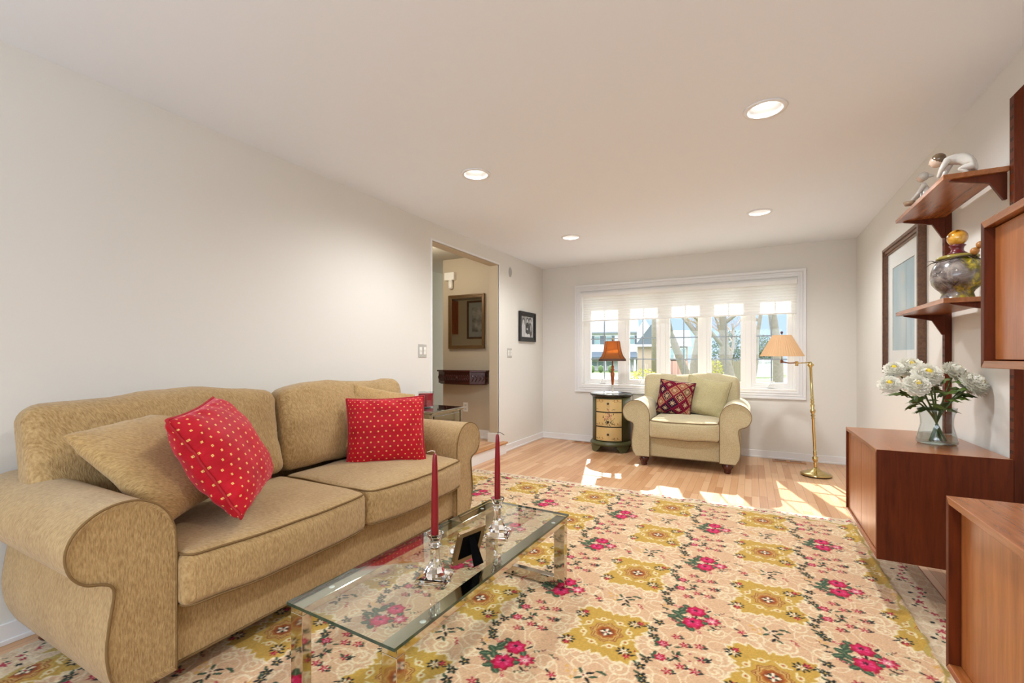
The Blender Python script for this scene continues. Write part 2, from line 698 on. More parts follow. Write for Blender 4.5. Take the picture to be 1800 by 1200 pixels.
def slab(bm, axis, pos0, pos1, us, vs, holes):
    """wall slab between pos0 and pos1 along axis, split into cells, leaving rectangular holes (u0,u1,v0,v1)"""
    us = sorted(set(us + [h[0] for h in holes] + [h[1] for h in holes]))
    vs = sorted(set(vs + [h[2] for h in holes] + [h[3] for h in holes]))
    for i in range(len(us) - 1):
        for j in range(len(vs) - 1):
            cu, cv = (us[i] + us[i + 1]) / 2, (vs[j] + vs[j + 1]) / 2
            if any(h[0] < cu < h[1] and h[2] < cv < h[3] for h in holes):
                continue
            if axis == 'x':
                box(bm, pos0, pos1, us[i], us[i + 1], vs[j], vs[j + 1])
            elif axis == 'y':
                box(bm, us[i], us[i + 1], pos0, pos1, vs[j], vs[j + 1])
            else:
                box(bm, us[i], us[i + 1], vs[j], vs[j + 1], pos0, pos1)
    bmesh.ops.remove_doubles(bm, verts=bm.verts[:], dist=1e-5)
    # drop inner faces shared by two cells
    seen = {}
    for fc in bm.faces:
        seen.setdefault(tuple(sorted(v.index for v in fc.verts)), []).append(fc)
    dead = [fc for fl in seen.values() if len(fl) > 1 for fc in fl]
    bmesh.ops.delete(bm, geom=dead, context='FACES_ONLY')
    return bm


def slab2(*a):
    bm = B()
    bm_ = slab(bm, *a)
    bm_.verts.index_update()
    return bm_


DO = (3.43, 4.71, 0.0, 2.27)          # doorway in the left wall (y0,y1,z0,z1)
WO = (-2.098, 0.455, 0.775, 2.065)    # window opening in the back wall (x0,x1,z0,z1)
struct('floor', one_box(XL - T, XR + T, YR - T, YB + T, -0.12, 0.0), M['floor'])
struct('wall_left', slab2('x', XL - T, XL, [YR - T, YB + T], [0, H + 0.1], [DO]), M['wall'])
struct('wall_right', one_box(XR, XR + T, YR - T, YB + T, 0, H + 0.1), M['wall'])
struct('wall_back', slab2('y', YB, YB + T + 0.02, [XL, XR], [-0.8, H + 0.1], [WO]), M['wall'])
struct('wall_rear', slab2('y', YR - T, YR, [XL, XR], [0, H + 0.1], [(-2.5, 0.8, 1.0, 2.15)]), M['wall'])  # opening added to hold the fill light

CANS = [(0.06, 2.665), (-1.70, 2.665), (-1.69, 4.535), (0.06, 4.535)]
CR = 0.082
bm = B()
cs = 0.15
xs = sorted({XL, XR, -1.70 - cs, -1.70 + cs, 0.06 - cs, 0.06 + cs})
ys = sorted({YR, YB, 2.665 - cs, 2.665 + cs, 4.535 - cs, 4.535 + cs})
cells = [(-1.70, 2.665), (0.06, 2.665), (-1.70, 4.535), (0.06, 4.535)]
for i in range(len(xs) - 1):
    for j in range(len(ys) - 1):
        cx, cy = (xs[i] + xs[i + 1]) / 2, (ys[j] + ys[j + 1]) / 2
        hit = [c for c in cells if abs(c[0] - cx) < 1e-3 and abs(c[1] - cy) < 1e-3]
        if not hit:
            bm.faces.new([bm.verts.new(p) for p in ((xs[i], ys[j], H), (xs[i + 1], ys[j], H), (xs[i + 1], ys[j + 1], H), (xs[i], ys[j + 1], H))])
        else:
            n = 32
            inn = [bm.verts.new((cx + CR * cos(2 * pi * q / n), cy + CR * sin(2 * pi * q / n), H)) for q in range(n)]
            out = []
            for q in range(n):
                a = 2 * pi * q / n
                mxx = max(abs(cos(a)), abs(sin(a)))
                out.append(bm.verts.new((cx + cs * cos(a) / mxx, cy + cs * sin(a) / mxx, H)))
            for q in range(n):
                bm.faces.new((inn[q], out[q], out[(q + 1) % n], inn[(q + 1) % n]))
bmesh.ops.remove_doubles(bm, verts=bm.verts[:], dist=1e-5)
box(bm, XL - T, XR + T, YR - T, YB + T, H + 0.14, H + 0.24)
struct('ceiling', bm, M['ceil'])
CANS = cells
bm = B()
box(bm, -3.0, 1.6, YB + T + 0.02, 6.78, 2.42, 2.56)
struct('trim_eave', bm, M['trim'])

# baseboards
def baseboard(name, segs):
    bm = B()
    for x0, x1, y0, y1 in segs:
        box(bm, x0, x1, y0, y1, 0.0, 0.085)
        ex = 0.006
        if x1 - x0 < y1 - y0:
            sx = 1 if x0 < 0 else -1
            box(bm, x0 - (ex if sx < 0 else 0), x1 + (ex if sx > 0 else 0), y0, y1, 0.0, 0.02)
        else:
            box(bm, x0, x1, y0 - ex, y1, 0.0, 0.02)
    struct(name, bm, M['trim'], bevel=0.003)


baseboard('baseboard_left', [(XL, XL + 0.013, YR, 3.40), (XL, XL + 0.013, 4.83, YB)])
baseboard('baseboard_back', [(XL, XR, YB - 0.013, YB)])
baseboard('baseboard_right', [(XR - 0.013, XR, YR, YB)])

# ------------------------------------------------------------------ foyer behind the doorway
FX = -6.2
bm = one_box(FX, XL - T, 1.2, 8.0, -0.02, 0.14)
box(bm, XL - T, XL - 0.001, DO[0] + 0.001, DO[1] - 0.001, -0.02, 0.14)
struct('floor_foyer', bm, M['floor'])
bm = B()
box(bm, XL - T, XL - 0.012, DO[1] - 0.004, DO[1] + 0.002, 0.14, DO[3] + 0.002)
box(bm, XL - T, XL - 0.012, DO[0], DO[1] - 0.004, DO[3] - 0.004, DO[3] + 0.002)
struct('trim_5', bm, M['foyer'])
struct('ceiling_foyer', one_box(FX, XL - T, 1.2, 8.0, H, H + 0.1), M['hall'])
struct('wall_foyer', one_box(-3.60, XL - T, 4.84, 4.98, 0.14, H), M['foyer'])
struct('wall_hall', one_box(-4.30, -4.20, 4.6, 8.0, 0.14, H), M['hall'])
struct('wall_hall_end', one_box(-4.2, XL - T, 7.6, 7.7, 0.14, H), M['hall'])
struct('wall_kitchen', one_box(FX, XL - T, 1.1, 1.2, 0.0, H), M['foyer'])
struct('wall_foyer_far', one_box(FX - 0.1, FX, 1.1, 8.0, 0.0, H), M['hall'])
bm = B()
box(bm, -3.60, XL - T, 4.825, 4.84, 0.14, 0.25)
box(bm, XL - T - 0.02, XL - 0.005, 4.694, 4.71, 0.14, 0.25)
box(bm, -3.60, XL - T, 4.815, 4.84, 0.14, 0.165)
struct('baseboard_foyer', bm, M['trim'], bevel=0.003)
# doorway step: riser and rounded nosing
struct('trim_2', one_box(XL, -2.625, 3.40, 4.80, 0.0, 0.118), M['trim'])
bm = B()
box(bm, XL - 0.02, -2.610, 3.39, 4.82, 0.118, 0.142)
struct('trim_3', bm, M['ventwood'], bevel=0.010, seg=3)
# thin bead round the doorway
bm = B()
box(bm, XL - 0.01, XL + 0.006, DO[0] - 0.022, DO[0], 0.142, DO[3] + 0.02)
box(bm, XL - 0.01, XL + 0.006, DO[1], DO[1] + 0.016, 0.142, DO[3] + 0.02)
box(bm, XL - 0.01, XL + 0.006, DO[0], DO[1], DO[3], DO[3] + 0.022)
struct('trim_4', bm, M['trim'], bevel=0.004)
light('foyer_fill', 'POINT', 17, (1.0, 0.90, 0.76), (-3.4, 3.9, 2.2), shadow_soft_size=0.12)  # point light added to brighten the foyer, no fixture
light('hall_fill', 'POINT', 9, (1.0, 0.97, 0.92), (-3.9, 6.4, 2.1), shadow_soft_size=0.12)  # point light added for the hall, likewise without a fixture

# ------------------------------------------------------------------ window
def frame_ring(bm, x0, x1, z0, z1, w, y0, y1):
    box(bm, x0, x1, y0, y1, z1 - w, z1)
    box(bm, x0, x1, y0, y1, z0, z0 + w)
    box(bm, x0, x0 + w, y0, y1, z0 + w, z1 - w)
    box(bm, x1 - w, x1, y0, y1, z0 + w, z1 - w)


bm = B()
frame_ring(bm, -2.178, 0.535, 0.685, 2.155, 0.085, YB - 0.012, YB)
frame_ring(bm, -2.178, 0.535, 0.685, 2.155, 0.026, YB - 0.026, YB - 0.012)
frame_ring(bm, -2.143, 0.500, 0.720, 2.120, 0.018, YB - 0.019, YB - 0.012)
frame_ring(bm, -2.115, 0.472, 0.748, 2.092, 0.014, YB - 0.018, YB - 0.012)
struct('trim_1', bm, M['trim'], bevel=0.003)

panes = [(-1.987, -1.604), (-1.45, -1.096), (-0.933, -0.594), (-0.443, -0.117), (0.045, 0.362)]
PZ0, PZ1, GY = 0.865, 1.97, 6.10
win = thing('window_1', 'five white casement sashes with grey glazing bars in the back wall', 'window', (-0.82, 6.07, 0.78))
win['kind'] = 'structure'
wo = Vector(win.location)


def wobj(name, bm, mat, parent=win, **kw):
    bmesh.ops.translate(bm, verts=bm.verts[:], vec=-wo)
    return obj(name, bm, mat, parent, **kw)


bm = B()
x0, x1, z0, z1 = WO
frame_ring(bm, x0 - 0.0, x1, z0, z1, 0.022, YB + 0.0, YB + 0.15)
for a_, b_ in ((x0, panes[0][0] - 0.05), (panes[-1][1] + 0.05, x1)):
    box(bm, a_, b_, GY - 0.02, GY + 0.06, z0, z1)
for i in range(4):
    box(bm, panes[i][1] + 0.05, panes[i + 1][0] - 0.05, GY - 0.035, GY + 0.06, z0, z1)
wobj('window_frame', bm, M['vinyl'], bevel=0.003)
for i, (a_, b_) in enumerate(panes):
    bm = B()
    frame_ring(bm, a_ - 0.05, b_ + 0.05, PZ0 - 0.075, PZ1 + 0.06, 0.03, GY - 0.022, GY + 0.04)
    frame_ring(bm, a_ - 0.022, b_ + 0.022, PZ0 - 0.047, PZ1 + 0.03, 0.024, GY - 0.014, GY + 0.03)
    box(bm, a_ - 0.03, b_ + 0.03, GY - 0.012, GY + 0.03, PZ0 - 0.05, PZ0)
    sash = wobj('sash', bm, M['vinyl'], bevel=0.002)
    bm = B()
    cx = (a_ + b_) / 2
    box(bm, cx - 0.007, cx + 0.007, GY - 0.002, GY + 0.010, PZ0, PZ1)
    for q in (1.138, 1.414, 1.69):
        box(bm, a_, b_, GY - 0.003, GY + 0.011, q - 0.007, q + 0.007)
    wobj('muntins', bm, M['muntin'], sash)
    wobj('pane', one_box(a_ - 0.01, b_ + 0.01, GY + 0.014, GY + 0.018, PZ0 - 0.01, PZ1 + 0.01), M['winglass'], sash)
    bm = B()
    box(bm, cx - 0.05, cx + 0.03, GY - 0.05, GY - 0.022, PZ0 - 0.058, PZ0 - 0.040)
    tube(bm, [(cx - 0.03, GY - 0.045, PZ0 - 0.045), (cx - 0.015, GY - 0.06, PZ0 - 0.01), (cx - 0.005, GY - 0.06, PZ0 + 0.015)], 0.006, 6)
    box(bm, cx - 0.012, cx + 0.03, GY - 0.066, GY - 0.052, PZ0 + 0.008, PZ0 + 0.02)
    wobj('crank_handle', bm, M['vinyl'])

# pleated shade
sh = thing('window_shade', 'white pleated window shade lowered a third over the casements', 'window shade', (-0.82, YB, 2.03))
so = Vector(sh.location)
M['shade'] = translucent('white_shade_fabric', srgb(238, 236, 230), srgb(246, 242, 238), 0.25)
bm = B()
box(bm, -2.094, 0.452, YB - 0.036, YB + 0.018, 1.985, 2.04)
bmesh.ops.translate(bm, verts=bm.verts[:], vec=-so)
obj('headrail', bm, M['vinyl'], sh, bevel=0.006)
bm = B()
prof = []
z = 1.985
i = 0
while z > 1.668:
    prof.append((YB - 0.016 + (0.005 if i % 2 else 0.0), z))
    z -= 0.016
    i += 1
prof.append((YB - 0.012, 1.666))
va = [bm.verts.new((-2.06, p[0], p[1])) for p in prof]
vb = [bm.verts.new((0.442, p[0], p[1])) for p in prof]
for i in range(len(prof) - 1):
    bm.faces.new((va[i], vb[i], vb[i + 1], va[i + 1]))
bmesh.ops.translate(bm, verts=bm.verts[:], vec=-so)
obj('pleated_fabric', bm, M['shade'], sh)
bm = one_box(-2.06, 0.442, YB - 0.024, YB + 0.000, 1.652, 1.668)
bmesh.ops.translate(bm, verts=bm.verts[:], vec=-so)
obj('bottom_rail', bm, M['vinyl'], sh, bevel=0.004)

# ------------------------------------------------------------------ recessed ceiling lights
M['can_trim'] = plain('can_trim_white', srgb(240, 240, 240), 0.35)
M['baffle'] = plain('can_reflector', srgb(176, 174, 170), 0.3, 0.2)
M['bulb'] = emit('lamp_face', (1.0, 0.93, 0.86, 1), 5.0)
names = ['large recessed ceiling light nearest the shelves on the right wall',
         'recessed ceiling light above the tan sofa',
         'recessed ceiling light near the doorway and back corner',
         'recessed ceiling light near the window and right wall']
order = [(0.06, 2.665), (-1.70, 2.665), (-1.70, 4.535), (0.06, 4.535)]
for (cx, cy), nm in zip(order, names):
    t = thing('recessed_light', nm, 'ceiling light', (cx, cy, H), group='recessed ceiling lights')
    bm = B()
    lathe(bm, [(0.080, -0.001), (0.102, -0.001), (0.100, -0.006), (0.082, -0.007), (0.078, -0.003), (0.080, -0.001)], 40, cap=False)
    obj('trim_ring', bm, M['can_trim'], t, smooth=True)
    bm = lathe(B(), [(0.080, -0.003), (0.076, 0.03), (0.070, 0.06), (0.066, 0.075)], 40, cap=False)
    obj('reflector', bm, M['baffle'], t, smooth=True)
    bm = lathe(B(), [(0.0, 0.040), (0.035, 0.043), (0.056, 0.055), (0.066, 0.075)], 32, cap=False)
    obj('bulb', bm, M['bulb'], t, smooth=True)
    light('can_lamp', 'SPOT', 60.0, (0.95, 0.975, 1.0), (cx, cy, H - 0.012), (0, 0, -1), spot_size=R(165), spot_blend=0.8, shadow_soft_size=0.06)

# ------------------------------------------------------------------ rug
def make_rug():
    PX, PY = 0.607, 0.588
    N = 304
    u = (np.arange(N) / N - 0.5) * PX
    v = (np.arange(N) / N - 0.5) * PY
    U, V = np.meshgrid(u, v)
    C = np.empty((N, N, 3))
    C[:] = lin(226, 188, 150)
    def wrap(d, p):
        return (d + p / 2) % p - p / 2
    def put(mask, col, a=1.0):
        C[mask] = C[mask] * (1 - a) + lin(*col) * a
    tau = 2 * pi
    # cream scroll lines: contour of warped periodic waves
    w1 = np.sin(tau * (3 * U / PX + 1 * V / PY)) + np.sin(tau * (1 * U / PX - 4 * V / PY) + 1.1)
    w2 = np.sin(tau * (-2 * U / PX + 3 * V / PY) + .7) + np.sin(tau * (4 * U / PX + 2 * V / PY) + 2.0)
    fld = np.sin(tau * (4 * U / PX) + 1.9 * w2) + np.sin(tau * (4 * V / PY) + 1.9 * w1)
    gy_, gx_ = np.gradient(fld)
    gm = np.hypot(gx_, gy_) + 0.02
    put(np.abs(fld) / gm < 1.3, (236, 208, 170))
    put(np.abs(fld) / gm < 0.7, (244, 226, 190))
    rs = np.random.RandomState(3)
    # explicit little spiral scrolls
    for (su, sv, r0, sgn) in [(-.185, .02, .05, 1), (-.19, -.06, .035, -1), (.20, .0, .05, -1), (.235, -.07, .032, 1), (.05, .215, .045, 1),
                              (-.06, .23, .04, -1), (.10, -.20, .042, 1), (-.03, -.21, .035, -1), (.17, .235, .04, 1), (-.20, .2, .035, 1), (.2, -.21, .03, -1), (-.12, -.2, .03, 1)]:
        du, dv = wrap(U - su, PX), wrap(V - sv, PY)
        r = np.hypot(du, dv)
        th = np.arctan2(dv, du) * sgn
        sp_ = (r / r0 * 1.6 - th / tau) % 1.0
        put((r < r0) & (np.abs(sp_ - 0.5) < 0.16), (244, 226, 188))
    # olive lozenge with feathered edge
    r = np.hypot(U, V)
    th = np.arctan2(V, U)
    edge = .160 - .034 * np.cos(4 * th) - .018 * np.cos(2 * th)
    sc = edge + .008 * np.sin(26 * th) + .004 * np.sin(41 * th + 1)
    put((r < sc + .017) & (r > sc - .004), (244, 226, 190))
    put(r < sc + .004, (224, 196, 120))
    put(r < sc, (208, 170, 80))
    # cream scrolls round the medallion
    rr = .092 + .010 * np.cos(8 * th)
    put((np.abs(r - rr) < .0045) & (np.abs(((th * 8 / tau) % 1) - .5) < .42), (240, 222, 170))
    for q in range(8):
        a = tau * (q + .5) / 8
        d = np.hypot(U - .094 * cos(a), V - .094 * sin(a))
        put(np.abs(d - .011) < .0032, (242, 226, 180))
        put(d < .0035, (190, 70, 70))
    star = .062 + .006 * np.cos(8 * th)
    put(r < star + .004, (214, 176, 104))
    put(np.abs(r - star) < .0028, (168, 104, 38))
    put(np.abs(r - star + .010) < .0022, (160, 92, 34))
    put(r < .042 + .003 * np.cos(8 * th), (186, 116, 48))
    put(r < .034 + .002 * np.cos(8 * th), (160, 84, 34))
    put(r < .016 + .010 * np.cos(4 * th), (250, 236, 206))
    put((r < .014 + .009 * np.cos(4 * th + pi)) & (r > .008), (52, 62, 44))
    put(r < .0045, (190, 60, 70))

    def flower(cu, cv, rad, n, ph, col, alt=None, depth=.35, hi=None):
        du, dv = wrap(U - cu, PX), wrap(V - cv, PY)
        r_ = np.hypot(du, dv)
        t_ = np.arctan2(dv, du)
        put(r_ < rad * (1 - depth + depth * np.cos(n * t_ + ph)), col)
        if hi:
            put((r_ < rad * .62) & (np.cos(n * t_ + ph + 1.2) + np.cos(2 * t_) > .7), hi)
        if alt:
            put(r_ < rad * .22, alt)

    def leaf(cu, cv, ln, wd, ang, col):
        du, dv = wrap(U - cu, PX), wrap(V - cv, PY)
        a_ = du * cos(ang) + dv * sin(ang)
        b_ = -du * sin(ang) + dv * cos(ang)
        ln, wd = ln * 1.12, wd * 1.25
        put(np.abs(b_) < wd * np.sqrt(np.clip(1 - (a_ / ln) ** 2, 0, None)), col)

    DK, GR, RD, WH, YE = (28, 34, 30), (66, 92, 66), (178, 26, 58), (248, 232, 200), (228, 178, 84)

    # corner sprays of the lozenge: red bloom + white bloom + dark leaves
    for su, sv, rx, ry, wx, wy in ((-.127, .100, .004, .012, -.004, -.010), (-.127, -.122, 0, -.012, 0, .010),
                                   (.106, .112, .010, .012, -.012, -.006), (.104, -.104, .006, -.016, -.008, .010)):
        for q in range(8):
            a = tau * q / 8 + .3
            leaf(su + wx + .021 * cos(a), sv + wy + .019 * sin(a), .010, .0042, a, DK)
        leaf(su + (.028 if su > 0 else -.03), sv + .0, .012, .003, .6, DK)
        flower(su + wx, sv + wy, .019, 5, .5, WH, (200, 150, 90), .4)
        flower(su + rx, sv + ry, .018, 5, 1.5, RD, (228, 80, 110), .35)
        flower(su + (.03 if su > 0 else 0), sv + (.02 if sv > 0 else .03), .006, 3, 0, RD)
    # bouquet
    bu, bv = -.285, -.308
    for q, (lu, lv, an) in enumerate([(-.368, -.303, 2.6), (-.343, -.286, .8), (-.380, -.340, .4), (-.345, -.333, 2.2), (-.332, -.236, 2.4), (-.335, -.392, .6),
                                      (-.350, -.262, 1.2), (-.318, -.338, 1.9), (-.300, -.404, 2.4), (-.255, -.34, .5), (-.25, -.275, 2.2), (-.36, -.368, 2.8)]):
        leaf(lu, lv, .021, .0125, an, GR)
        leaf(lu, lv, .016, .0022, an, (120, 140, 104))
    for lu, lv, an in [(-.41, -.33, .2), (-.415, -.29, 2.8), (-.24, -.235, .9), (-.20, -.30, .1), (-.215, -.36, 2.5), (-.30, -.225, 1.5), (-.286, -.308, 1.5), (-.262, -.315, 0)]:
        leaf(lu, lv, .014, .004, an, DK)
    for cu, cv, rad in ((-.290, -.258, .042), (-.293, -.356, .045)):
        flower(cu, cv, rad * 1.06, 7, .4, (176, 12, 58), None, .10)
        flower(cu, cv + .002, rad * .86, 6, 1.0, (216, 30, 96), None, .12, (234, 96, 146))
        flower(cu - .004, cv + .008, rad * .28, 5, 0, (44, 24, 36), None, .3)
    flower(-.220, -.310, .037, 7, .2, (196, 36, 76), None, .2)
    flower(-.224, -.310, .023, 6, .9, (236, 140, 160), None, .2)
    flower(-.222, -.312, .010, 5, 0, (250, 222, 205), (120, 40, 60), .2)
    flower(-.312, -.316, .012, 5, 0, (248, 222, 205), (190, 80, 100))
    for cu, cv in ((-.262, -.203), (-.250, -.210), (-.266, -.412), (-.275, -.400), (-.26, -.425)):
        flower(cu, cv, .009, 4, .4, (196, 40, 80), None, .4)
    for cu, cv in ((-.381, -.246), (-.365, -.252), (-.350, -.240), (-.368, -.373), (-.385, -.365), (-.352, -.38)):
        flower(cu, cv, .010, 4, cu * 40, (205, 60, 80), WH, .45)
    for (a0, b0, a1, b1) in [(-.211, -.25, -.18, -.225), (-.23, -.385, -.19, -.36), (-.205, -.345, -.17, -.33), (-.41, -.30, -.44, -.27), (-.152, -.239, -.115, -.252)]:
        for q in np.linspace(0, 1, 5):
            leaf(a0 + (a1 - a0) * q, b0 + (b1 - b0) * q + .004 * sin(q * 9), .0065, .0022, q * 5 + a0 * 20, GR if q < .6 else (130, 60, 60))
    # column of small roses and red sprays between bouquets
    for cu, cv in ((-.383, .026), (-.379, -.064)):
        for q in range(4):
            leaf(cu - .022 + .006 * cos(q * 2.), cv + .016 * sin(q * 1.7), .014, .006, q * .9 + .5, GR)
        leaf(cu + .026, cv + .0, .010, .004, 1.2, GR)
        flower(cu, cv, .025, 6, .3, (190, 34, 70), None, .16)
        flower(cu, cv, .013, 5, 1., (240, 160, 170), None, .25)
        flower(cu, cv, .007, 5, 1., (196, 50, 84), WH, .2)
    for cu, cv in ((-.343, .095), (-.308, .052), (-.253, .068), (-.236, -.013), (-.344, -.136), (-.305, -.086), (-.254, -.094)):
        leaf(cu + .022, cv - .004, .012, .004, .5, DK)
        leaf(cu + .018, cv + .010, .010, .004, 2.2, GR)
        flower(cu, cv, .0210, 5, cu * 30, RD, (240, 150, 150), .36)
    for q in range(14):
        cu, cv = -.30 + .05 * rs.randn(), -.012 + .022 * rs.randn()
        leaf(cu, cv, .013, .0038, rs.rand() * pi, GR if q % 3 else DK)
    for cu, cv in ((-.28, .004), (-.32, -.03), (-.275, -.04)):
        flower(cu, cv, .007, 4, 0, RD)
    # dark little flowers chain
    for cu, cv in ((-.423, -.100), (-.437, -.150), (-.423, -.202), (-.437, .109), (-.424, .059), (-.422, .170), (-.405, -.235)):
        for q in range(5):
            a = tau * q / 5 + cu * 30
            leaf(cu + .013 * cos(a), cv + .013 * sin(a), .009, .005, a, DK if q % 2 else (44, 58, 46))
        flower(cu, cv, .005, 4, 0, (222, 186, 96))
        leaf(cu - .022, cv + .014, .011, .004, 2.4, GR)
    # spray between two medallions
    for cu, cv in ((-.105, -.340),):
        flower(cu, cv, .020, 5, .3, RD, (230, 90, 120), .38)
        leaf(cu + .012, cv - .020, .012, .005, .6, DK)
        leaf(cu - .022, cv + .014, .010, .004, 2.4, DK)
    for cu, cv in ((-.071, -.268), (-.037, -.277), (-.038, -.317), (-.060, -.295), (-.429, -.261), (-.41, -.27)):
        flower(cu, cv, .011, 4, cu * 50, YE, None, .45)
    flower(-.002, -.289, .020, 5, .1, WH, (150, 60, 70), .45)
    for cu, cv, an, cc in ((.011, -.342, 1.2, DK), (.018, -.27, .6, DK), (.031, -.340, 2.4, GR), (.047, -.25, .2, GR), (.062, -.252, 2.9, GR), (-.015, -.31, .7, GR),
                           (-.018, -.27, 2.2, GR), (.02, -.31, 2.3, DK), (.035, -.285, .5, GR)):
        leaf(cu, cv, .015, .005, an, cc)
    for cu, cv in ((.087, -.327), (.075, -.315), (.095, -.34)):
        flower(cu, cv, .009, 4, 0, (186, 50, 70), None, .4)
    # ---- sample on the rug grid
    xs_ = np.concatenate([np.arange(-2.58, -1.95, 0.006), np.arange(-1.95, 0.822, 0.0045)])
    ys_ = np.concatenate([np.arange(-0.6, 0.46, 0.02), np.arange(0.46, 3.957, 0.0045)])
    X, Y = np.meshgrid(xs_, ys_)
    uu = X - .068
    vv = Y - 2.465 - .03 * uu
    fi = (uu / PX + .5) % 1.0 * N
    fj = (vv / PY + .5) % 1.0 * N
    i0, j0 = np.floor(fi).astype(int) % N, np.floor(fj).astype(int) % N
    i1, j1 = (i0 + 1) % N, (j0 + 1) % N
    a, b = (fi - np.floor(fi))[..., None], (fj - np.floor(fj))[..., None]
    col = C[j0, i0] * (1 - a) * (1 - b) + C[j0, i1] * a * (1 - b) + C[j1, i0] * (1 - a) * b + C[j1, i1] * a * b
    # border bands (far edge, right edge, left edge)
    dist = np.minimum(np.minimum(3.957 - Y, .82 - X), X + 2.58)
    along = np.where(3.957 - Y <= np.minimum(.82 - X, X + 2.58), X, Y)
    bd = .20 * (.82 - X <= 3.957 - Y) + .135 * (.82 - X > 3.957 - Y)
    inb = dist < bd
    cream = lin(238, 222, 192)
    peach = lin(228, 204, 172)
    wav = np.sin(along * 38) * np.sin(dist * 70 + np.sin(along * 21) * 2)
    bc = np.where((np.abs(wav) < .25)[..., None], cream, peach)
    col = np.where(inb[..., None], bc, col)
    # olive wavy band on the border's inner side
    ol = (np.abs(dist - bd - .004 + .012 * np.sin(along * 32)) < .007 + .004 * np.sin(along * 55))
    col = np.where(ol[..., None], lin(196, 172, 96), col)
    # red flower chain and dark/green leaves in the border
    mid = bd * .52 + .020 * np.sin(along * 2 * pi / .30)
    ph = (along % .052) / .052 - .5
    rr_ = np.hypot(ph * .052, dist - mid)
    k2 = np.floor(along / .052)
    rad = .017 + .006 * np.sin(k2 * 2.4)
    red_c = np.where((np.sin(k2 * 1.7) > 0.2)[..., None], lin(170, 30, 66), lin(190, 70, 90))
    lf = (np.hypot((ph - .35) * .052, (dist - mid - .017 * np.sign(np.sin(k2 * 5.1))) * 1.6) < .010) & inb
    col = np.where(lf[..., None], lin(70, 92, 74), col)
    dk = (np.hypot(((along % .14) - .07), (dist - mid - .038)) < .010) & inb
    col = np.where(dk[..., None], lin(40, 48, 46), col)
    rm = (rr_ < rad * (.7 + .3 * np.cos(5 * np.arctan2(dist - mid, ph * .052)))) & inb
    col = np.where(rm[..., None], red_c, col)
    # thin rosy edge
    e_ = (dist < .010)
    col = np.where(e_[..., None], lin(188, 110, 100), col)
    # woven jitter
    rg = np.random.RandomState(1)
    col = col * (1 + .07 * rg.randn(*X.shape))[..., None]
    col = np.clip(col ** 1.08 * .82, 0, 1)
    Z = 0.011 + 0.010 * np.exp(-((X - .61 - .01 * np.sin(Y * 3)) / .014) ** 2) * (Y > 1.2) + .0006 * rg.randn(*X.shape)
    ez = np.clip(dist / .012, 0.15, 1)
    Z = Z * ez
    m = vcol('rug_wool', 0.95, (900, 0.25, 0.003), 0.05, 0.15)
    o = grid_mesh('floral_rug', X, Y, Z, col, m)
    tag(o, 'large floral rug with pink roses and gold medallions on a peach ground', 'rug')
    return o


make_rug()


# ------------------------------------------------------------------ upholstered seating
def wrinkle(p, amp, sc, seed=0.0):
    return amp * (noise.noise(Vector((p[0] * sc + seed, p[1] * sc, p[2] * sc))))


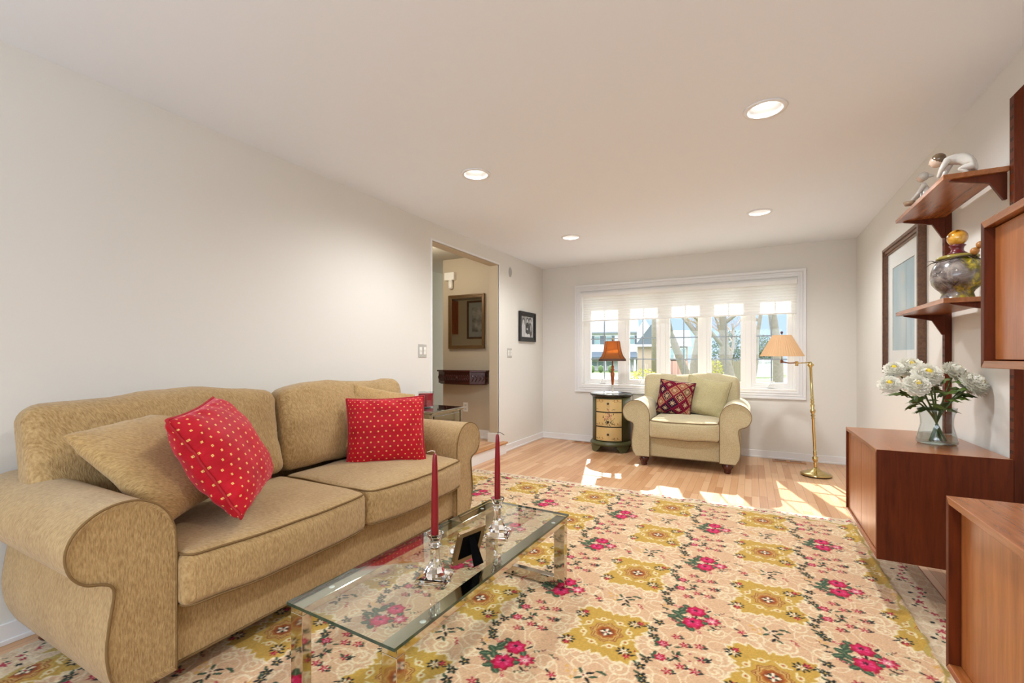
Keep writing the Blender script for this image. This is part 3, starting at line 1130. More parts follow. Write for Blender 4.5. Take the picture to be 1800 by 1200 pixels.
def seating(root, hw, depth, mat, pipe, ncush, back_half, back_z, foot_h, seat_z, seat_front=-0.06, arm_top=0.70, base_top=0.31, seed=0.0):
    """x across, front faces -y (base front at y=0), origin on the floor"""
    # base
    bm = B()
    rbox(bm, 2 * hw + 0.02, depth - 0.06, base_top - foot_h, 0.012, 8)
    bmesh.ops.translate(bm, verts=bm.verts[:], vec=(0, 0.015 + (depth - 0.06) / 2, (base_top + foot_h) / 2))
    obj('base', bm, mat, root)
    bm = tube(B(), [(-hw, 0.012, foot_h + 0.006), (hw, 0.012, foot_h + 0.006)], 0.004, 6)
    obj('piping', bm, pipe, root)
    # back frame
    bm = B()
    rbox(bm, 2 * hw + 0.12, 0.15, back_z - 0.12 - foot_h, 0.05, 8)
    bmesh.ops.translate(bm, verts=bm.verts[:], vec=(0, depth - 0.085, (back_z - 0.12 + foot_h) / 2))
    obj('back_frame', bm, mat, root)
    k_ = arm_top - 0.70
    prof = [(0, foot_h), (0, .30), (0, .50 + k_), (.008, .585 + k_), (.040, .652 + k_), (.095, .692 + k_), (.155, .700 + k_), (.215, .682 + k_), (.262, .640 + k_),
            (.282, .585 + k_), (.272, .525 + k_), (.240, .484 + k_), (.200, .468 + k_), (.176, .452 + k_), (.170, .42 + k_), (.182, .33), (.188, .25), (.178, .17), (.155, foot_h + .02), (.145, foot_h)]
    for sgn in (-1, 1):
        pts = [Vector((sgn * (hw + q[0]), 0, q[1])) for q in spline([(p[0], 0, p[1]) for p in prof], 4) for q in [(q[0], q[2])]]
        bm = B()
        stations = [(-0.012, 0.94), (-0.022, 0.985), (-0.018, 1.0), (0.01, 1.0), (depth * .5, 1.0), (depth - .03, 1.0), (depth - .01, .98)]
        cen = Vector((sgn * (hw + .11), 0, .40))
        rings = []
        for y, s_ in stations:
            rings.append([bm.verts.new((cen.x + (p.x - cen.x) * s_, y + (0.02 if s_ < .99 and y < 0 else 0) * 0, cen.z + (p.z - cen.z) * s_)) for p in pts])
        n = len(pts)
        for A, C in zip(rings, rings[1:]):
            for i in range(n):
                f = bm.faces.new((A[i], A[(i + 1) % n], C[(i + 1) % n], C[i]))
                f.smooth = True
        bm.faces.new(rings[0])
        bm.faces.new(rings[-1][::-1])
        arm = obj('arm', bm, mat, root)
        pp = [(p.x, -0.018, p.z) for p in pts]
        bm = tube(B(), pp[:-1], 0.0042, 6)
        obj('piping', bm, pipe, arm)
        # turned bun feet, front and back
        for yy in (0.055, depth - 0.09):
            bm = B()
            fh = foot_h + 0.01
            lathe(bm, [(0.0, 0), (.026, 0), (.034, .012 * fh / .1), (.030, .022 * fh / .1), (.036, .034 * fh / .1), (.050, .056 * fh / .1), (.052, .072 * fh / .1), (.040, .090 * fh / .1), (.034, fh)], 20,
                  (sgn * (hw + .07), yy))
            obj('foot', bm, M['bun'], root, smooth=True)
    # seat cushions
    w = 2 * hw / ncush
    zc = (base_top + seat_z) / 2
    th = seat_z - base_top
    sd = depth - 0.30 - seat_front
    for i in range(ncush):
        cx = -hw + w * (i + .5)
        yc = seat_front + sd / 2

        def dfm(p, i=i):
            kx = 1 - (p.x / (w / 2)) ** 2
            ky = 1 - (p.y / (sd / 2)) ** 2
            q = p.copy()
            if p.z > 0:
                q.z += .030 * max(kx, 0) ** .6 * max(ky, 0) ** .6 * (p.z / (th / 2))
            if p.y < 0:
                q.y -= .040 * max(kx, 0) * (-p.y / (sd / 2)) ** 3 * (1 - .35 * (p.z / (th / 2)) ** 2)
                q.z += -.010 * max(kx, 0) * (-p.y / (sd / 2)) ** 4 * (1 if p.z > 0 else .9)
            q.z += wrinkle(q, .006, 7, seed + i * 3)
            return q
        bm = B()
        rbox(bm, w - .006, sd, th, .034, 16, dfm)
        bmesh.ops.translate(bm, verts=bm.verts[:], vec=(cx, yc, zc))
        sc = obj('seat_cushion', bm, mat, root, smooth=True)
        for zz in (th / 2 - .010, -th / 2 + .012):
            path = []
            for p in rrect_path(w - .006, sd, .034, zz, 4, .008):
                path.append(dfm(Vector(p)) + Vector((cx, yc - .004, zc + (.003 if zz > 0 else -.002))))
            bm = tube(B(), path, .0040, 6, closed=True)
            obj('piping', bm, pipe, sc)
    # back cushions
    for i in range(ncush):
        bl, br = back_half if isinstance(back_half, tuple) else (-back_half, back_half)
        bw = (br - bl) / ncush
        cx = bl + bw * (i + .5)
        bh = back_z - (seat_z + .02)
        bt = .20

        def dfb(p, i=i):
            kx = 1 - (p.x / (bw / 2)) ** 2
            kz = 1 - (p.z / (bh / 2)) ** 2
            q = p.copy()
            q.y *= (.62 + .55 * max(kx, 0) ** .5 * max(kz, 0) ** .5)
            # corners softly drop, top edge sags a little
            if p.z > 0:
                q.z -= .035 * (abs(p.x) / (bw / 2)) ** 6 - .012 * sin(p.x * 9 + i * 2 + seed)
            # the lower corners hide behind the arms
            q.y += wrinkle(q, .024, 4.2, seed + i * 5) + wrinkle(q, .011, 11, seed) + wrinkle(q, .005, 24, seed)
            q.z += wrinkle(q, .008, 8, seed + 3)
            return q
        bm = B()
        rbox(bm, bw - .015, bt, bh, .055, 15, dfb)
        mx = Matrix.Translation((cx, depth - .255, seat_z + .015 + bh / 2)) @ Matrix.Rotation(R(-11), 4, 'X')
        bmesh.ops.transform(bm, matrix=mx, verts=bm.verts[:])
        bc = obj('back_cushion', bm, mat, root, smooth=True)
        path = []
        for p in rrect_path(bw - .015, bh, .055, 0, 5, .004):
            q = Vector((p[0], .030, p[1]))
            q = dfb(q)
            path.append(mx @ q)
        bm = tube(B(), path, .0040, 6, closed=True)
        obj('piping', bm, pipe, bc)


sofa = thing('sofa', 'tan chenille two-seat sofa with rolled arms along the left wall', 'sofa', (-1.742, 1.645, 0.0115), pi / 2)
seating(sofa, 0.825, 0.90, M['sofa'], M['sofapipe'], 2, (-1.03, 1.0), 1.0, 0.09, 0.485, base_top=0.30, seed=1.3)
chair = thing('armchair', 'beige rolled-arm armchair with dark bun feet beneath the window', 'armchair', (-0.622, 4.945, 0), R(0.5))
seating(chair, 0.338, 0.90, M['chair'], M['chairpipe'], 1, 0.52, 0.975, 0.105, 0.505, base_top=0.315, seed=6.1)


# ------------------------------------------------------------------ pillows
def pillow(name, a, b, t, mat, label, loc, xdir, ydir, pipe=None, ears=.06, seed=0., wr=.010, cat='pillow', n=30, flat=.42):
    """square pillow: local x,y span the face, z is its thickness; xdir,ydir are world directions"""
    xv = Vector(xdir).normalized()
    yv = Vector(ydir)
    yv = (yv - xv * yv.dot(xv)).normalized()
    zv = xv.cross(yv)
    root = thing(name, label, cat, loc)
    root.rotation_euler = Matrix((xv, yv, zv)).transposed().to_euler()
    bm = B()
    V = {}
    uvc = {}
    uvl = bm.loops.layers.uv.new('face')

    def P(u, v, s):
        x = a * u * (1 - ears * (1 - v * v) * abs(u) ** 3)
        y = b * v * (1 - ears * (1 - u * u) * abs(v) ** 3)
        h = t * (max(0, (1 - u * u)) * max(0, (1 - v * v))) ** flat
        edge = max(abs(u), abs(v))
        z = s * h
        w_ = wr * (edge ** 3) * noise.noise(Vector((u * 5 + seed, v * 5, s))) + .6 * wr * noise.noise(Vector((u * 2.2 + seed, v * 2.2 + 3, s)))
        z += w_ * (1 if 0 < edge < 1 else .3)
        return Vector((x, y, z))
    for s in (1, -1):
        for i in range(n + 1):
            for j in range(n + 1):
                u, v = sin((i / n - .5) * pi) * .5 + (i / n - .5), sin((j / n - .5) * pi) * .5 + (j / n - .5)
                rim = i in (0, n) or j in (0, n)
                key = (i, j, 0 if rim else s)
                if key not in V:
                    V[key] = bm.verts.new(P(max(-1, min(1, u)), max(-1, min(1, v)), 0 if rim else s))
                    uvc[V[key]] = ((i / n - .5) * a * 2.3, (j / n - .5) * b * 2.3)
    def g_(i, j, s):
        return V[(i, j, 0)] if (i in (0, n) or j in (0, n)) else V[(i, j, s)]
    for s in (1, -1):
        for i in range(n):
            for j in range(n):
                q = [g_(i, j, s), g_(i + 1, j, s), g_(i + 1, j + 1, s), g_(i, j + 1, s)]
                if s < 0:
                    q.reverse()
                if len(set(q)) >= 3:
                    try:
                        f = bm.faces.new(q)
                        f.smooth = True
                        for lp in f.loops:
                            lp[uvl].uv = uvc[lp.vert]
                    except ValueError:
                        pass
    rimp = []
    for i in range(n):
        rimp.append(g_(i, 0, 1).co.copy())
    for j in range(n):
        rimp.append(g_(n, j, 1).co.copy())
    for i in range(n, 0, -1):
        rimp.append(g_(i, n, 1).co.copy())
    for j in range(n, 0, -1):
        rimp.append(g_(0, j, 1).co.copy())
    obj('cover', bm, mat, root, smooth=True, sub=1)
    if pipe:
        obj('piping', tube(B(), rimp, .0055, 6, closed=True), pipe, root)
    return root


M['redpipe'] = plain('red_piping', srgb(170, 6, 28), 0.7)
M['maroonpipe'] = plain('maroon_piping', srgb(74, 24, 40), 0.8)
UP = Vector((0, 0, 1))
# tan pillow leaning on the sofa's near arm
pillow('throw_pillow', .24, .24, .080, M['tanpil'], 'tan chenille pillow leaning on the sofa arm nearest the viewer', (-2.10, .955, .74),
       (-.50, .86, .05), (-.644, -.342, .685), None, seed=2.)
# red pillow leaning on it
pillow('throw_pillow', .222, .222, .115, M['redpil'], 'red pillow with gold dots tilted against the tan pillow near the sofa arm', (-1.905, 1.085, .772),
       (-.685, .723, .096), (-.45, -.24, .86), M['redpipe'], seed=5., wr=.018)
# red pillow standing against the far arm
pillow('throw_pillow', .240, .215, .080, M['redpil'], 'red pillow with gold dots standing upright against the far sofa arm', (-2.04, 2.15, .695),
       (.74, .67, .02), (-.18, .08, .96), M['redpipe'], seed=8., wr=.016)
pillow('throw_pillow', .215, .215, .065, M['tanpil'], 'tan pillow hidden behind the red pillow at the far sofa arm', (-2.19, 2.26, .745),
       (.55, .80, -.20), (-.20, .25, .94), None, seed=11.)
# armchair pillows
pillow('throw_pillow', .195, .195, .070, M['kilim'], 'maroon pillow with woven diamond pattern on the armchair', (-.765, 5.36, .705),
       (.97, -.14, -.10), (.02, .26, .95), M['maroonpipe'], seed=14., wr=.006)
pillow('throw_pillow', .225, .215, .075, M['chairpil'], 'pale sage pillow at the right side of the armchair', (-.455, 5.44, .725),
       (.96, -.10, -.16), (.12, .34, .93), M['chairpil'], seed=17., wr=.012)

# ------------------------------------------------------------------ coffee table
CT = thing('coffee_table', 'long glass coffee table on polished metal frame before the sofa', 'coffee table', (-1.075, 1.551, 0.011), R(-2.0))
tw, tl, tz = .475, 1.215, .359
hx, hy = tw / 2, tl / 2
bm = one_box(-hx, hx, -hy, hy, tz - .010, tz)
for f in bm.faces:
    if abs(f.calc_center_median().z - (tz - .005)) < .003:
        f.material_index = 1
obj('glass_top', bm, [M['tabglass'], M['glass_edge']], CT)
bw, bt_ = .058, .034
for sgn in (-1, 1):
    bm = B()
    xa, xb = sgn * (hx - .004), sgn * (hx - .004 - bw)
    box(bm, min(xa, xb), max(xa, xb), -hy + .012, hy - .012, tz - .0105 - bt_ * .75, tz - .0105)
    obj('long_rail', bm, M['chrome'], CT, bevel=.002)
    for s2 in (-1, 1):
        ya, yb = s2 * (hy - .012), s2 * (hy - .012 - bt_)
        obj('leg', one_box(min(xa, xb), max(xa, xb), min(ya, yb), max(ya, yb), 0, tz - .0105 - bt_ * .75), M['chrome'], CT, bevel=.002)
ya, yb = hy - .012, hy - .012 - bt_
obj('floor_bar', one_box(-hx + .004 + bw, hx - .004 - bw, yb, ya, 0, .048), M['chrome'], CT, bevel=.002)
obj('floor_bar', one_box(-hx + .004 + bw, hx - .004 - bw, -ya, -yb, 0, .048), M['chrome'], CT, bevel=.002)
for px, py in ((hx - .03, -hy + .15), (hx - .03, hy - .12), (-hx + .03, -hy + .15), (-hx + .03, hy - .12)):
    obj('pad', lathe(B(), [(0, tz - .0125), (.010, tz - .0125), (.010, tz - .0102), (0, tz - .0102)], 16, (px, py), cap=False), M['vinyl'], CT)

GZ = .011 + tz + .0005


def candlestick(x, y, label, rz):
    t = thing('crystal_candlestick', label, 'candlestick', (x, y, GZ), rz, 'crystal candlesticks')
    bm = B()
    q = math.sqrt(2)
    lathe(bm, [(.0, 0), (.056 * q, 0), (.058 * q, .007), (.050 * q, .014), (.032 * q, .020), (.0, .020)], 4, a0=pi / 4, smooth=False, cap=False)
    obj('foot', bm, M['crystal'], t, bevel=.003)
    bm = lathe(B(), [(0, .0203), (.040, .0203), (.038, .032), (.026, .048), (.019, .066), (.0165, .09), (.016, .108), (.019, .116), (.0, .116)], 8, a0=pi / 8, smooth=False, cap=False)
    obj('stem', bm, M['crystal'], t)
    bm = lathe(B(), [(0, .1163), (.020, .1163), (.024, .123), (.017, .130), (.019, .138), (.027, .150), (.033, .163), (.029, .164), (.016, .150), (.0128, .142), (0, .140)], 8, a0=0, smooth=False, cap=False)
    obj('cup', bm, M['crystal'], t)
    return t


def candle(x, y, z, label, wick_dir, wm, h=.295):
    t = thing('taper_candle', label, 'candle', (x, y, z), 0, 'red taper candles')
    bm = lathe(B(), [(0, 0), (.0115, 0), (.0135, .02), (.0125, h * .55), (.0095, h * .88), (.0082, h * .97), (.006, h), (0, h + .003)], 16, cap=False)
    obj('wax', bm, M['wax'], t, smooth=True)
    w_ = wick_dir
    bm = tube(B(), [(0, 0, h), (0, 0, h + .010), (w_[0] * .012, w_[1] * .012, h + .014 + w_[2] * .3), (w_[0] * .03, w_[1] * .03, h + .012 + w_[2])], .0013, 5)
    obj('wick', bm, wm, t)


c1, c2 = (-1.003, 1.300), (-1.007, 1.758)
candlestick(*c1, 'cut crystal candlestick on the glass table, nearer the viewer', R(18))
candlestick(*c2, 'cut crystal candlestick on the glass table, nearer the window', R(18))
candle(c1[0], c1[1], GZ + .1405, 'red taper candle in the crystal holder nearer the viewer', (-.8, -.5, -.005), M['wick'], .305)
candle(c2[0], c2[1], GZ + .1405, 'red taper candle in the crystal holder nearer the window', (.9, .5, -.014), M['wickd'], .305)

# easel-back photo frame seen from behind
pf = thing('photo_frame', 'small beaded metal photo frame seen from its black velvet back', 'picture frame', (-.990, 1.472, GZ), R(-14))
pf.scale = (1.15, 1.15, 1.15)
tilt = Matrix.Rotation(R(18), 4, 'Y')
M['bead'] = plain('beaded_silver', srgb(150, 128, 96), 0.35, 0.9)
bm = B()
for y0_, y1_, z0_, z1_ in ((-.058, .058, 0, .016), (-.058, .058, .104, .120), (-.058, -.042, .016, .104), (.042, .058, .016, .104)):
    box(bm, -.006, .006, y0_, y1_, z0_ + .002, z1_ + .002, mx=tilt)
for i in range(13):
    for zz in (.010, .114):
        ball(bm, tilt @ Vector((0, -.056 + i * .112 / 12, zz)), .0068, 6, 5)
    for yy in (-.052, .052):
        ball(bm, tilt @ Vector((0, yy, .010 + i * .104 / 12)), .0068, 6, 5)
obj('frame', bm, M['bead'], pf)
obj('backing', box(B(), .001, .0045, -.044, .044, .014, .108, mx=tilt), M['blackvel'], pf)
bm = B()
mx = Matrix.Translation((.030, 0, .085)) @ Matrix.Rotation(R(-22), 4, 'Y')
prism(bm, [(-.018, -.089), (.024, -.089), (.014, .005), (-.010, .005)], 'x', 0, .004)
bmesh.ops.transform(bm, matrix=mx, verts=bm.verts[:])
obj('easel_leg', bm, M['blackvel'], pf)
bm = B()
for px, py, pz, r_ in ((0, 0, .012, .012), (.012, .014, .010, .010), (-.008, .020, .009, .009), (.002, .012, .022, .010), (-.012, .006, .018, .008)):
    ball(bm, (px, py, pz), r_, 8, 6)
o = obj('crystal_trinket', bm, M['crystal'])
o.location = (-1.068, 1.50, GZ)
tag(o, 'small lumpy clear crystal ornament beside the photo frame', 'ornament')

# ------------------------------------------------------------------ teak wall system on the right wall
def carcass(t, w, d, h, th, doors, door_mat, inset=.022, rail_y=0):
    """origin at wall, bottom near corner; x from -d to 0, y 0..w, z 0..h"""
    bm = B()
    # mitred case: a closed ring of four boards plus the back
    for poly in ([(0, 0), (w, 0), (w - th, th), (th, th)], [(0, h), (th, h - th), (w - th, h - th), (w, h)]):
        prism(bm, poly, 'x', -d, 0, 0)
    for poly in ([(0, 0), (th, th), (th, h - th), (0, h)], [(w, 0), (w, h), (w - th, h - th), (w - th, th)]):
        prism(bm, poly, 'x', -d, 0, 1)
    box(bm, -.012, -.002, th, w - th, th, h - th, 1)
    obj('case', bm, [M['teak'], M['teak_shaded']], t, bevel=.0015)
    n = doors
    dw = (w - 2 * th - .004 * (n + 1)) / n
    for i in range(n):
        y0_ = th + .004 + i * (dw + .004)
        obj('door', one_box(-d + inset, -d + inset + .018, y0_, y0_ + dw, th + .003, h - th - .003), door_mat, t, bevel=.0015)


t = thing('wall_cabinet', 'long low teak wall cabinet carrying the flower vase', 'cabinet', (XR - .036, 2.610, .240))
carcass(t, .765, .448, .501, .021, 2, M['teak_door'], .010)
t = thing('wall_cabinet', 'low teak wall cabinet at the lower right edge, closest to viewer', 'cabinet', (XR - .036, 1.010, .252))
carcass(t, .765, .448, .504, .021, 1, M['teak_door'], .026)
t = thing('wall_cabinet', 'shallow upper teak cabinet hung high at the right edge', 'cabinet', (XR - .036, 1.035, 1.132))
carcass(t, .765, .365, .422, .021, 1, M['teak_door'], .022)

SLOT = bpy.data.meshes.new('slot')
bm = one_box(-.0308, -.0285, -.0035, .0035, 0, .014)
bm.to_mesh(SLOT)
bm.free()
SLOT.materials.append(M['slot'])
for y_, lab, zt in ((2.645, 'slotted teak wall upright nearer the viewer, right of the shelves', 2.285), (3.405, 'slotted teak wall upright behind the vase and urn', 2.16)):
    t = thing('wall_upright', lab, 'wall upright', (XR, y_, .20), group='teak wall uprights')
    bm = B()
    prism(bm, [(-.030, 0), (0, 0), (0, zt - .2), (-.030, zt - .235)], 'y', -.019, .019)
    obj('rail', bm, M['teak_shaded'], t, bevel=.0015)
    z_ = .56
    while z_ < zt - .28:
        for sy in (-.008, .008):
            q = bpy.data.objects.new('slot', SLOT)
            COL.objects.link(q)
            q.parent = t
            q.location = (0, sy, z_)
        z_ += .045


def shelf(label, y0_, y1_, zt, d=.210):
    t = thing('wall_shelf', label, 'shelf', (XR - .032, y0_, zt), group='teak wall shelves')
    w = y1_ - y0_
    bm = one_box(-d, 0, 0, w, -.021, 0)
    obj('board', bm, M['teak'], t, bevel=.0015)
    for y_ in (.020, w - .034):
        bm = B()
        prism(bm, [(-d + .03, -.0215), (0, -.0215), (0, -.135), (-.012, -.135), (-.055, -.055), (-d + .03, -.026)], 'y', y_, y_ + .016)
        obj('bracket', bm, M['teak_shaded'], t, bevel=.001)


SZ1, SZ2 = 1.968, 1.424
shelf('upper teak wall shelf holding two porcelain figurines', 2.655, 3.405, SZ1)
shelf('middle teak wall shelf holding the painted urn', 2.655, 3.405, SZ2)

# ------------------------------------------------------------------ figurines
M['porc'] = plain('grey_white_porcelain', srgb(205, 200, 190), 0.12, spec=0.6)
M['porcskin'] = plain('pale_skin_glaze', srgb(212, 186, 165), 0.15, spec=0.6)
M['porchair'] = plain('brown_glaze', srgb(105, 84, 62), 0.15, spec=0.6)
M['porcbrown'] = plain('tan_glaze', srgb(165, 138, 112), 0.2, spec=0.6)


def skin_body(name, verts, edges, radii, mat, parent, sub=2):
    me = bpy.data.meshes.new(name)
    me.from_pydata([Vector(v) for v in verts], edges, [])
    o = bpy.data.objects.new(name, me)
    COL.objects.link(o)
    o.parent = parent
    me.materials.append(mat)
    md = o.modifiers.new('skin', 'SKIN')
    md.use_smooth_shade = True
    lay = me.skin_vertices[0].data if me.skin_vertices else None
    if lay is None:
        bm = bmesh.new()
        bm.from_mesh(me)
        bm.verts.layers.skin.verify()
        bm.to_mesh(me)
        bm.free()
        lay = me.skin_vertices[0].data
    for i, r_ in enumerate(radii):
        lay[i].radius = (r_, r_) if isinstance(r_, (int, float)) else r_
    lay[0].use_root = True
    md2 = o.modifiers.new('sub', 'SUBSURF')
    md2.levels = sub
    md2.render_levels = sub
    return o


# crouching child: +y is the child's forward direction before rotation
f1 = thing('porcelain_figurine', 'porcelain child figurine with brown hair bending forward on the upper shelf', 'figurine', (.835, 2.725, SZ1 + .001), R(60), group='porcelain figurines')
V_ = [(0, -.035, .045), (0, -.018, .072), (0, .020, .088), (0, .052, .088), (0, .066, .092),      # hip, waist, chest, shoulders, neck
      (.026, .048, .084), (.030, .066, .050), (.022, .080, .014),                                   # right arm
      (-.026, .048, .084), (-.030, .066, .050), (-.022, .080, .014),                                # left arm
      (.020, -.030, .034), (.024, .010, .030), (.022, -.020, .010), (.022, .005, .007),             # right leg
      (-.020, -.030, .034), (-.024, .010, .030), (-.022, -.020, .010), (-.022, .005, .007)]
E_ = [(0, 1), (1, 2), (2, 3), (3, 4), (3, 5), (5, 6), (6, 7), (3, 8), (8, 9), (9, 10), (0, 11), (11, 12), (12, 13), (13, 14), (0, 15), (15, 16), (16, 17), (17, 18)]
R_ = [.034, .030, .027, .020, .011, .014, .011, .007, .014, .011, .007, .018, .014, .010, .008, .018, .014, .010, .008]
skin_body('body', V_, E_, R_, M['porc'], f1)
bm = B()
ball(bm, (0, .090, .100), .026, 16, 12, (1, 1.05, 1.08))
ball(bm, (0, .116, .095), .005, 8, 6)
hd = obj('head', bm, M['porcskin'], f1, smooth=True)
bm = B()
ball(bm, (0, .084, .107), .0275, 16, 12, (1.02, 1.0, 1.0))
obj('hair', bm, M['porchair'], hd, smooth=True)
# kneeling girl with bonnet and basket
f2 = thing('porcelain_figurine', 'smaller porcelain girl figurine in a bonnet holding a basket on the upper shelf', 'figurine', (.835, 3.22, SZ1 + .001), R(75), group='porcelain figurines')
V_ = [(0, -.010, .030), (0, -.006, .060), (0, .004, .100), (0, .006, .128), (0, .012, .146),
      (.022, .010, .122), (.026, .030, .085), (.014, .060, .052), (-.022, .010, .122), (-.026, .030, .085), (-.014, .060, .052)]
E_ = [(0, 1), (1, 2), (2, 3), (3, 4), (3, 5), (5, 6), (6, 7), (3, 8), (8, 9), (9, 10)]
R_ = [.040, .030, .022, .018, .010, .012, .010, .007, .012, .010, .007]
skin_body('body', V_, E_, R_, M['porc'], f2)
bm = B()
lathe(bm, [(0, 0), (.058, 0), (.062, .012), (.052, .036), (.034, .062), (.022, .080), (0, .082)], 20, (0, -.012), cap=False)
obj('skirt', bm, M['porcbrown'], f2, smooth=True)
bm = B()
ball(bm, (0, .018, .170), .020, 14, 10, (1, 1, 1.12))
ball(bm, (0, .038, .167), .004, 8, 6)
hd = obj('head', bm, M['porcskin'], f2, smooth=True)
bm = B()
ball(bm, (0, .010, .177), .0245, 14, 10, (1.05, 1.0, 1.0))
tube(bm, [(0, -.010, .175), (0, -.026, .172), (0, -.034, .170)], [.012, .007, .002], 8)
obj('bonnet', bm, M['porc'], hd, smooth=True)
bm = lathe(B(), [(0, 0), (.020, 0), (.026, .018), (.022, .018), (.016, .006), (0, .006)], 16, (0, .068), cap=False)
bmesh.ops.translate(bm, verts=bm.verts[:], vec=(0, 0, .034))
obj('basket', bm, M['porcbrown'], f2, smooth=True)

# ------------------------------------------------------------------ painted urn
k = NT('marbled_urn_glaze')
v = k.coord()
n1 = k.noise(v, 14, 6, 0.65, 1.0)
n2 = k.noise(k.coord((1, 1, 1), (1, 2, 3)), 9, 5, 0.6, 1.2)
n3 = k.noise(k.coord((1, 1, 1), (2, .5, 1)), 26, 4, 0.6, 0.5)
greys = k.ramp(n1, [(0.34, srgb(28, 26, 28)), (0.5, srgb(112, 102, 98)), (0.7, srgb(166, 156, 146))])
moss = k.ramp(n3, [(0.3, srgb(64, 62, 18)), (0.5, srgb(122, 110, 24)), (0.66, srgb(222, 196, 40))])
t_ = k.n('TexCoord')
s3 = k.n('SeparateXYZ')
k.l(t_.outputs['Object'], s3.inputs[0])
side = k.math('ADD', k.math('ADD', k.math('MULTIPLY', s3.outputs['X'], 4.0), k.math('MULTIPLY', s3.outputs['Y'], 2.1)), k.math('SUBTRACT', n2, 0.27))
fm = k.ramp(side, [(0.0, (0, 0, 0, 1)), (0.16, (1, 1, 1, 1))])
k.set(Base_Color=k.mix(fm, greys, moss), Roughness=0.2, Specular_IOR_Level=0.5, Coat_Weight=0.3, Coat_Roughness=0.05)
M['urn'] = k.m
M['urnlip'] = plain('olive_glaze', srgb(150, 136, 62), 0.2, var=.4)
M['neck'] = plain('maroon_spool', srgb(92, 20, 28), 0.3)
k = NT('amber_orb')
n1 = k.noise(k.coord(), 22, 3)
k.set(Base_Color=k.ramp(n1, [(0.35, srgb(60, 34, 10)), (0.5, srgb(196, 132, 30)), (0.7, srgb(222, 178, 80))]), Roughness=0.05, Coat_Weight=0.8)
M['orb'] = k.m
M['berry'] = plain('ochre_berry', srgb(170, 112, 48), 0.4, var=.3)
M['twig'] = plain('dry_twig', srgb(78, 60, 40), 0.8)
urn = thing('ceramic_urn', 'marbled grey and yellow urn with amber ball lid on the middle shelf', 'urn', (.868, 2.905, SZ2 + .001), 0)
bm = lathe(B(), [(0, 0), (.072, 0), (.074, .004), (.062, .020), (.056, .042), (.062, .054), (.078, .070), (.092, .092), (.098, .120), (.096, .148), (.087, .176), (.073, .198), (.064, .206), (0, .206)], 40, cap=False)
obj('body', bm, M['urn'], urn, smooth=True)
bm = lathe(B(), [(.060, .203), (.074, .206), (.077, .213), (.072, .220), (.050, .226), (0, .228)], 32, cap=False)
lid = obj('lid', bm, M['urnlip'], urn, smooth=True)
bm = lathe(B(), [(0, .227), (.033, .227), (.035, .233), (.026, .240), (.022, .250), (.024, .262), (.031, .270), (.028, .274), (0, .275)], 24, cap=False)
obj('spool', bm, M['neck'], lid, smooth=True)
bm = ball(B(), (0, 0, .308), .039, 24, 16)
obj('finial_ball', bm, M['orb'], lid, smooth=True)
bm = B()
tube(bm, [(.075 * cos(a), .075 * sin(a), .202 + .006 * sin(3 * a)) for a in np.linspace(0, 2 * pi, 30)[:-1]], .003, 6, closed=True)
for a, dz in ((-1.2, .03), (-1.35, -.03), (2.6, .01), (2.75, -.02), (-.9, -.045), (-1.0, .05)):
    p = Vector((.076 * cos(a), .076 * sin(a), .203))
    q = Vector((.112 * cos(a), .112 * sin(a), .203 + dz))
    tube(bm, [p, (p + q) / 2 + Vector((0, 0, .006)), q], [.003, .002, .001], 5)
obj('twig_wreath', bm, M['twig'], urn)
for p in ((.03, -.098, .222), (.045, -.112, .246)):
    obj('berry', ball(B(), p, .0165, 14, 10), M['berry'], urn, smooth=True)

# ------------------------------------------------------------------ vase and flowers
VX, VY, VZ = .795, 2.912, .7415
vase = thing('glass_vase', 'clear waisted glass vase of white flowers on the low teak cabinet', 'vase', (VX, VY, VZ))
prof = [(0, .004), (.068, .004), (.0745, .012), (.074, .028), (.066, .060), (.058, .095), (.059, .125), (.066, .155), (.073, .176)]
bm = lathe(B(), [(0, 0), (.070, 0), (.0775, .010), (.077, .028), (.069, .060), (.0605, .095), (.0615, .125), (.0685, .155), (.0755, .177), (.073, .177)] + prof[::-1][1:], 40, cap=False)
obj('glass', bm, M['vaseglass'], vase, smooth=True)
M['water'] = thin_glass('vase_water', (.86, .92, .90, 1), 1.0, 1.33)
bm = lathe(B(), [(0, .006), (.066, .006), (.0725, .013), (.072, .028), (.066, .052), (0, .052)], 40, cap=False)
obj('water', bm, M['water'], vase, smooth=True)

M['petal'] = translucent('white_petal', srgb(244, 242, 232), srgb(244, 242, 226), 0.3)
M['pollen'] = plain('yellow_centre', srgb(226, 200, 60), 0.8)
M['stem'] = plain('green_stem', srgb(74, 92, 40), 0.5)
M['leaf'] = plain('green_leaf', srgb(88, 108, 42), 0.5, var=.35)


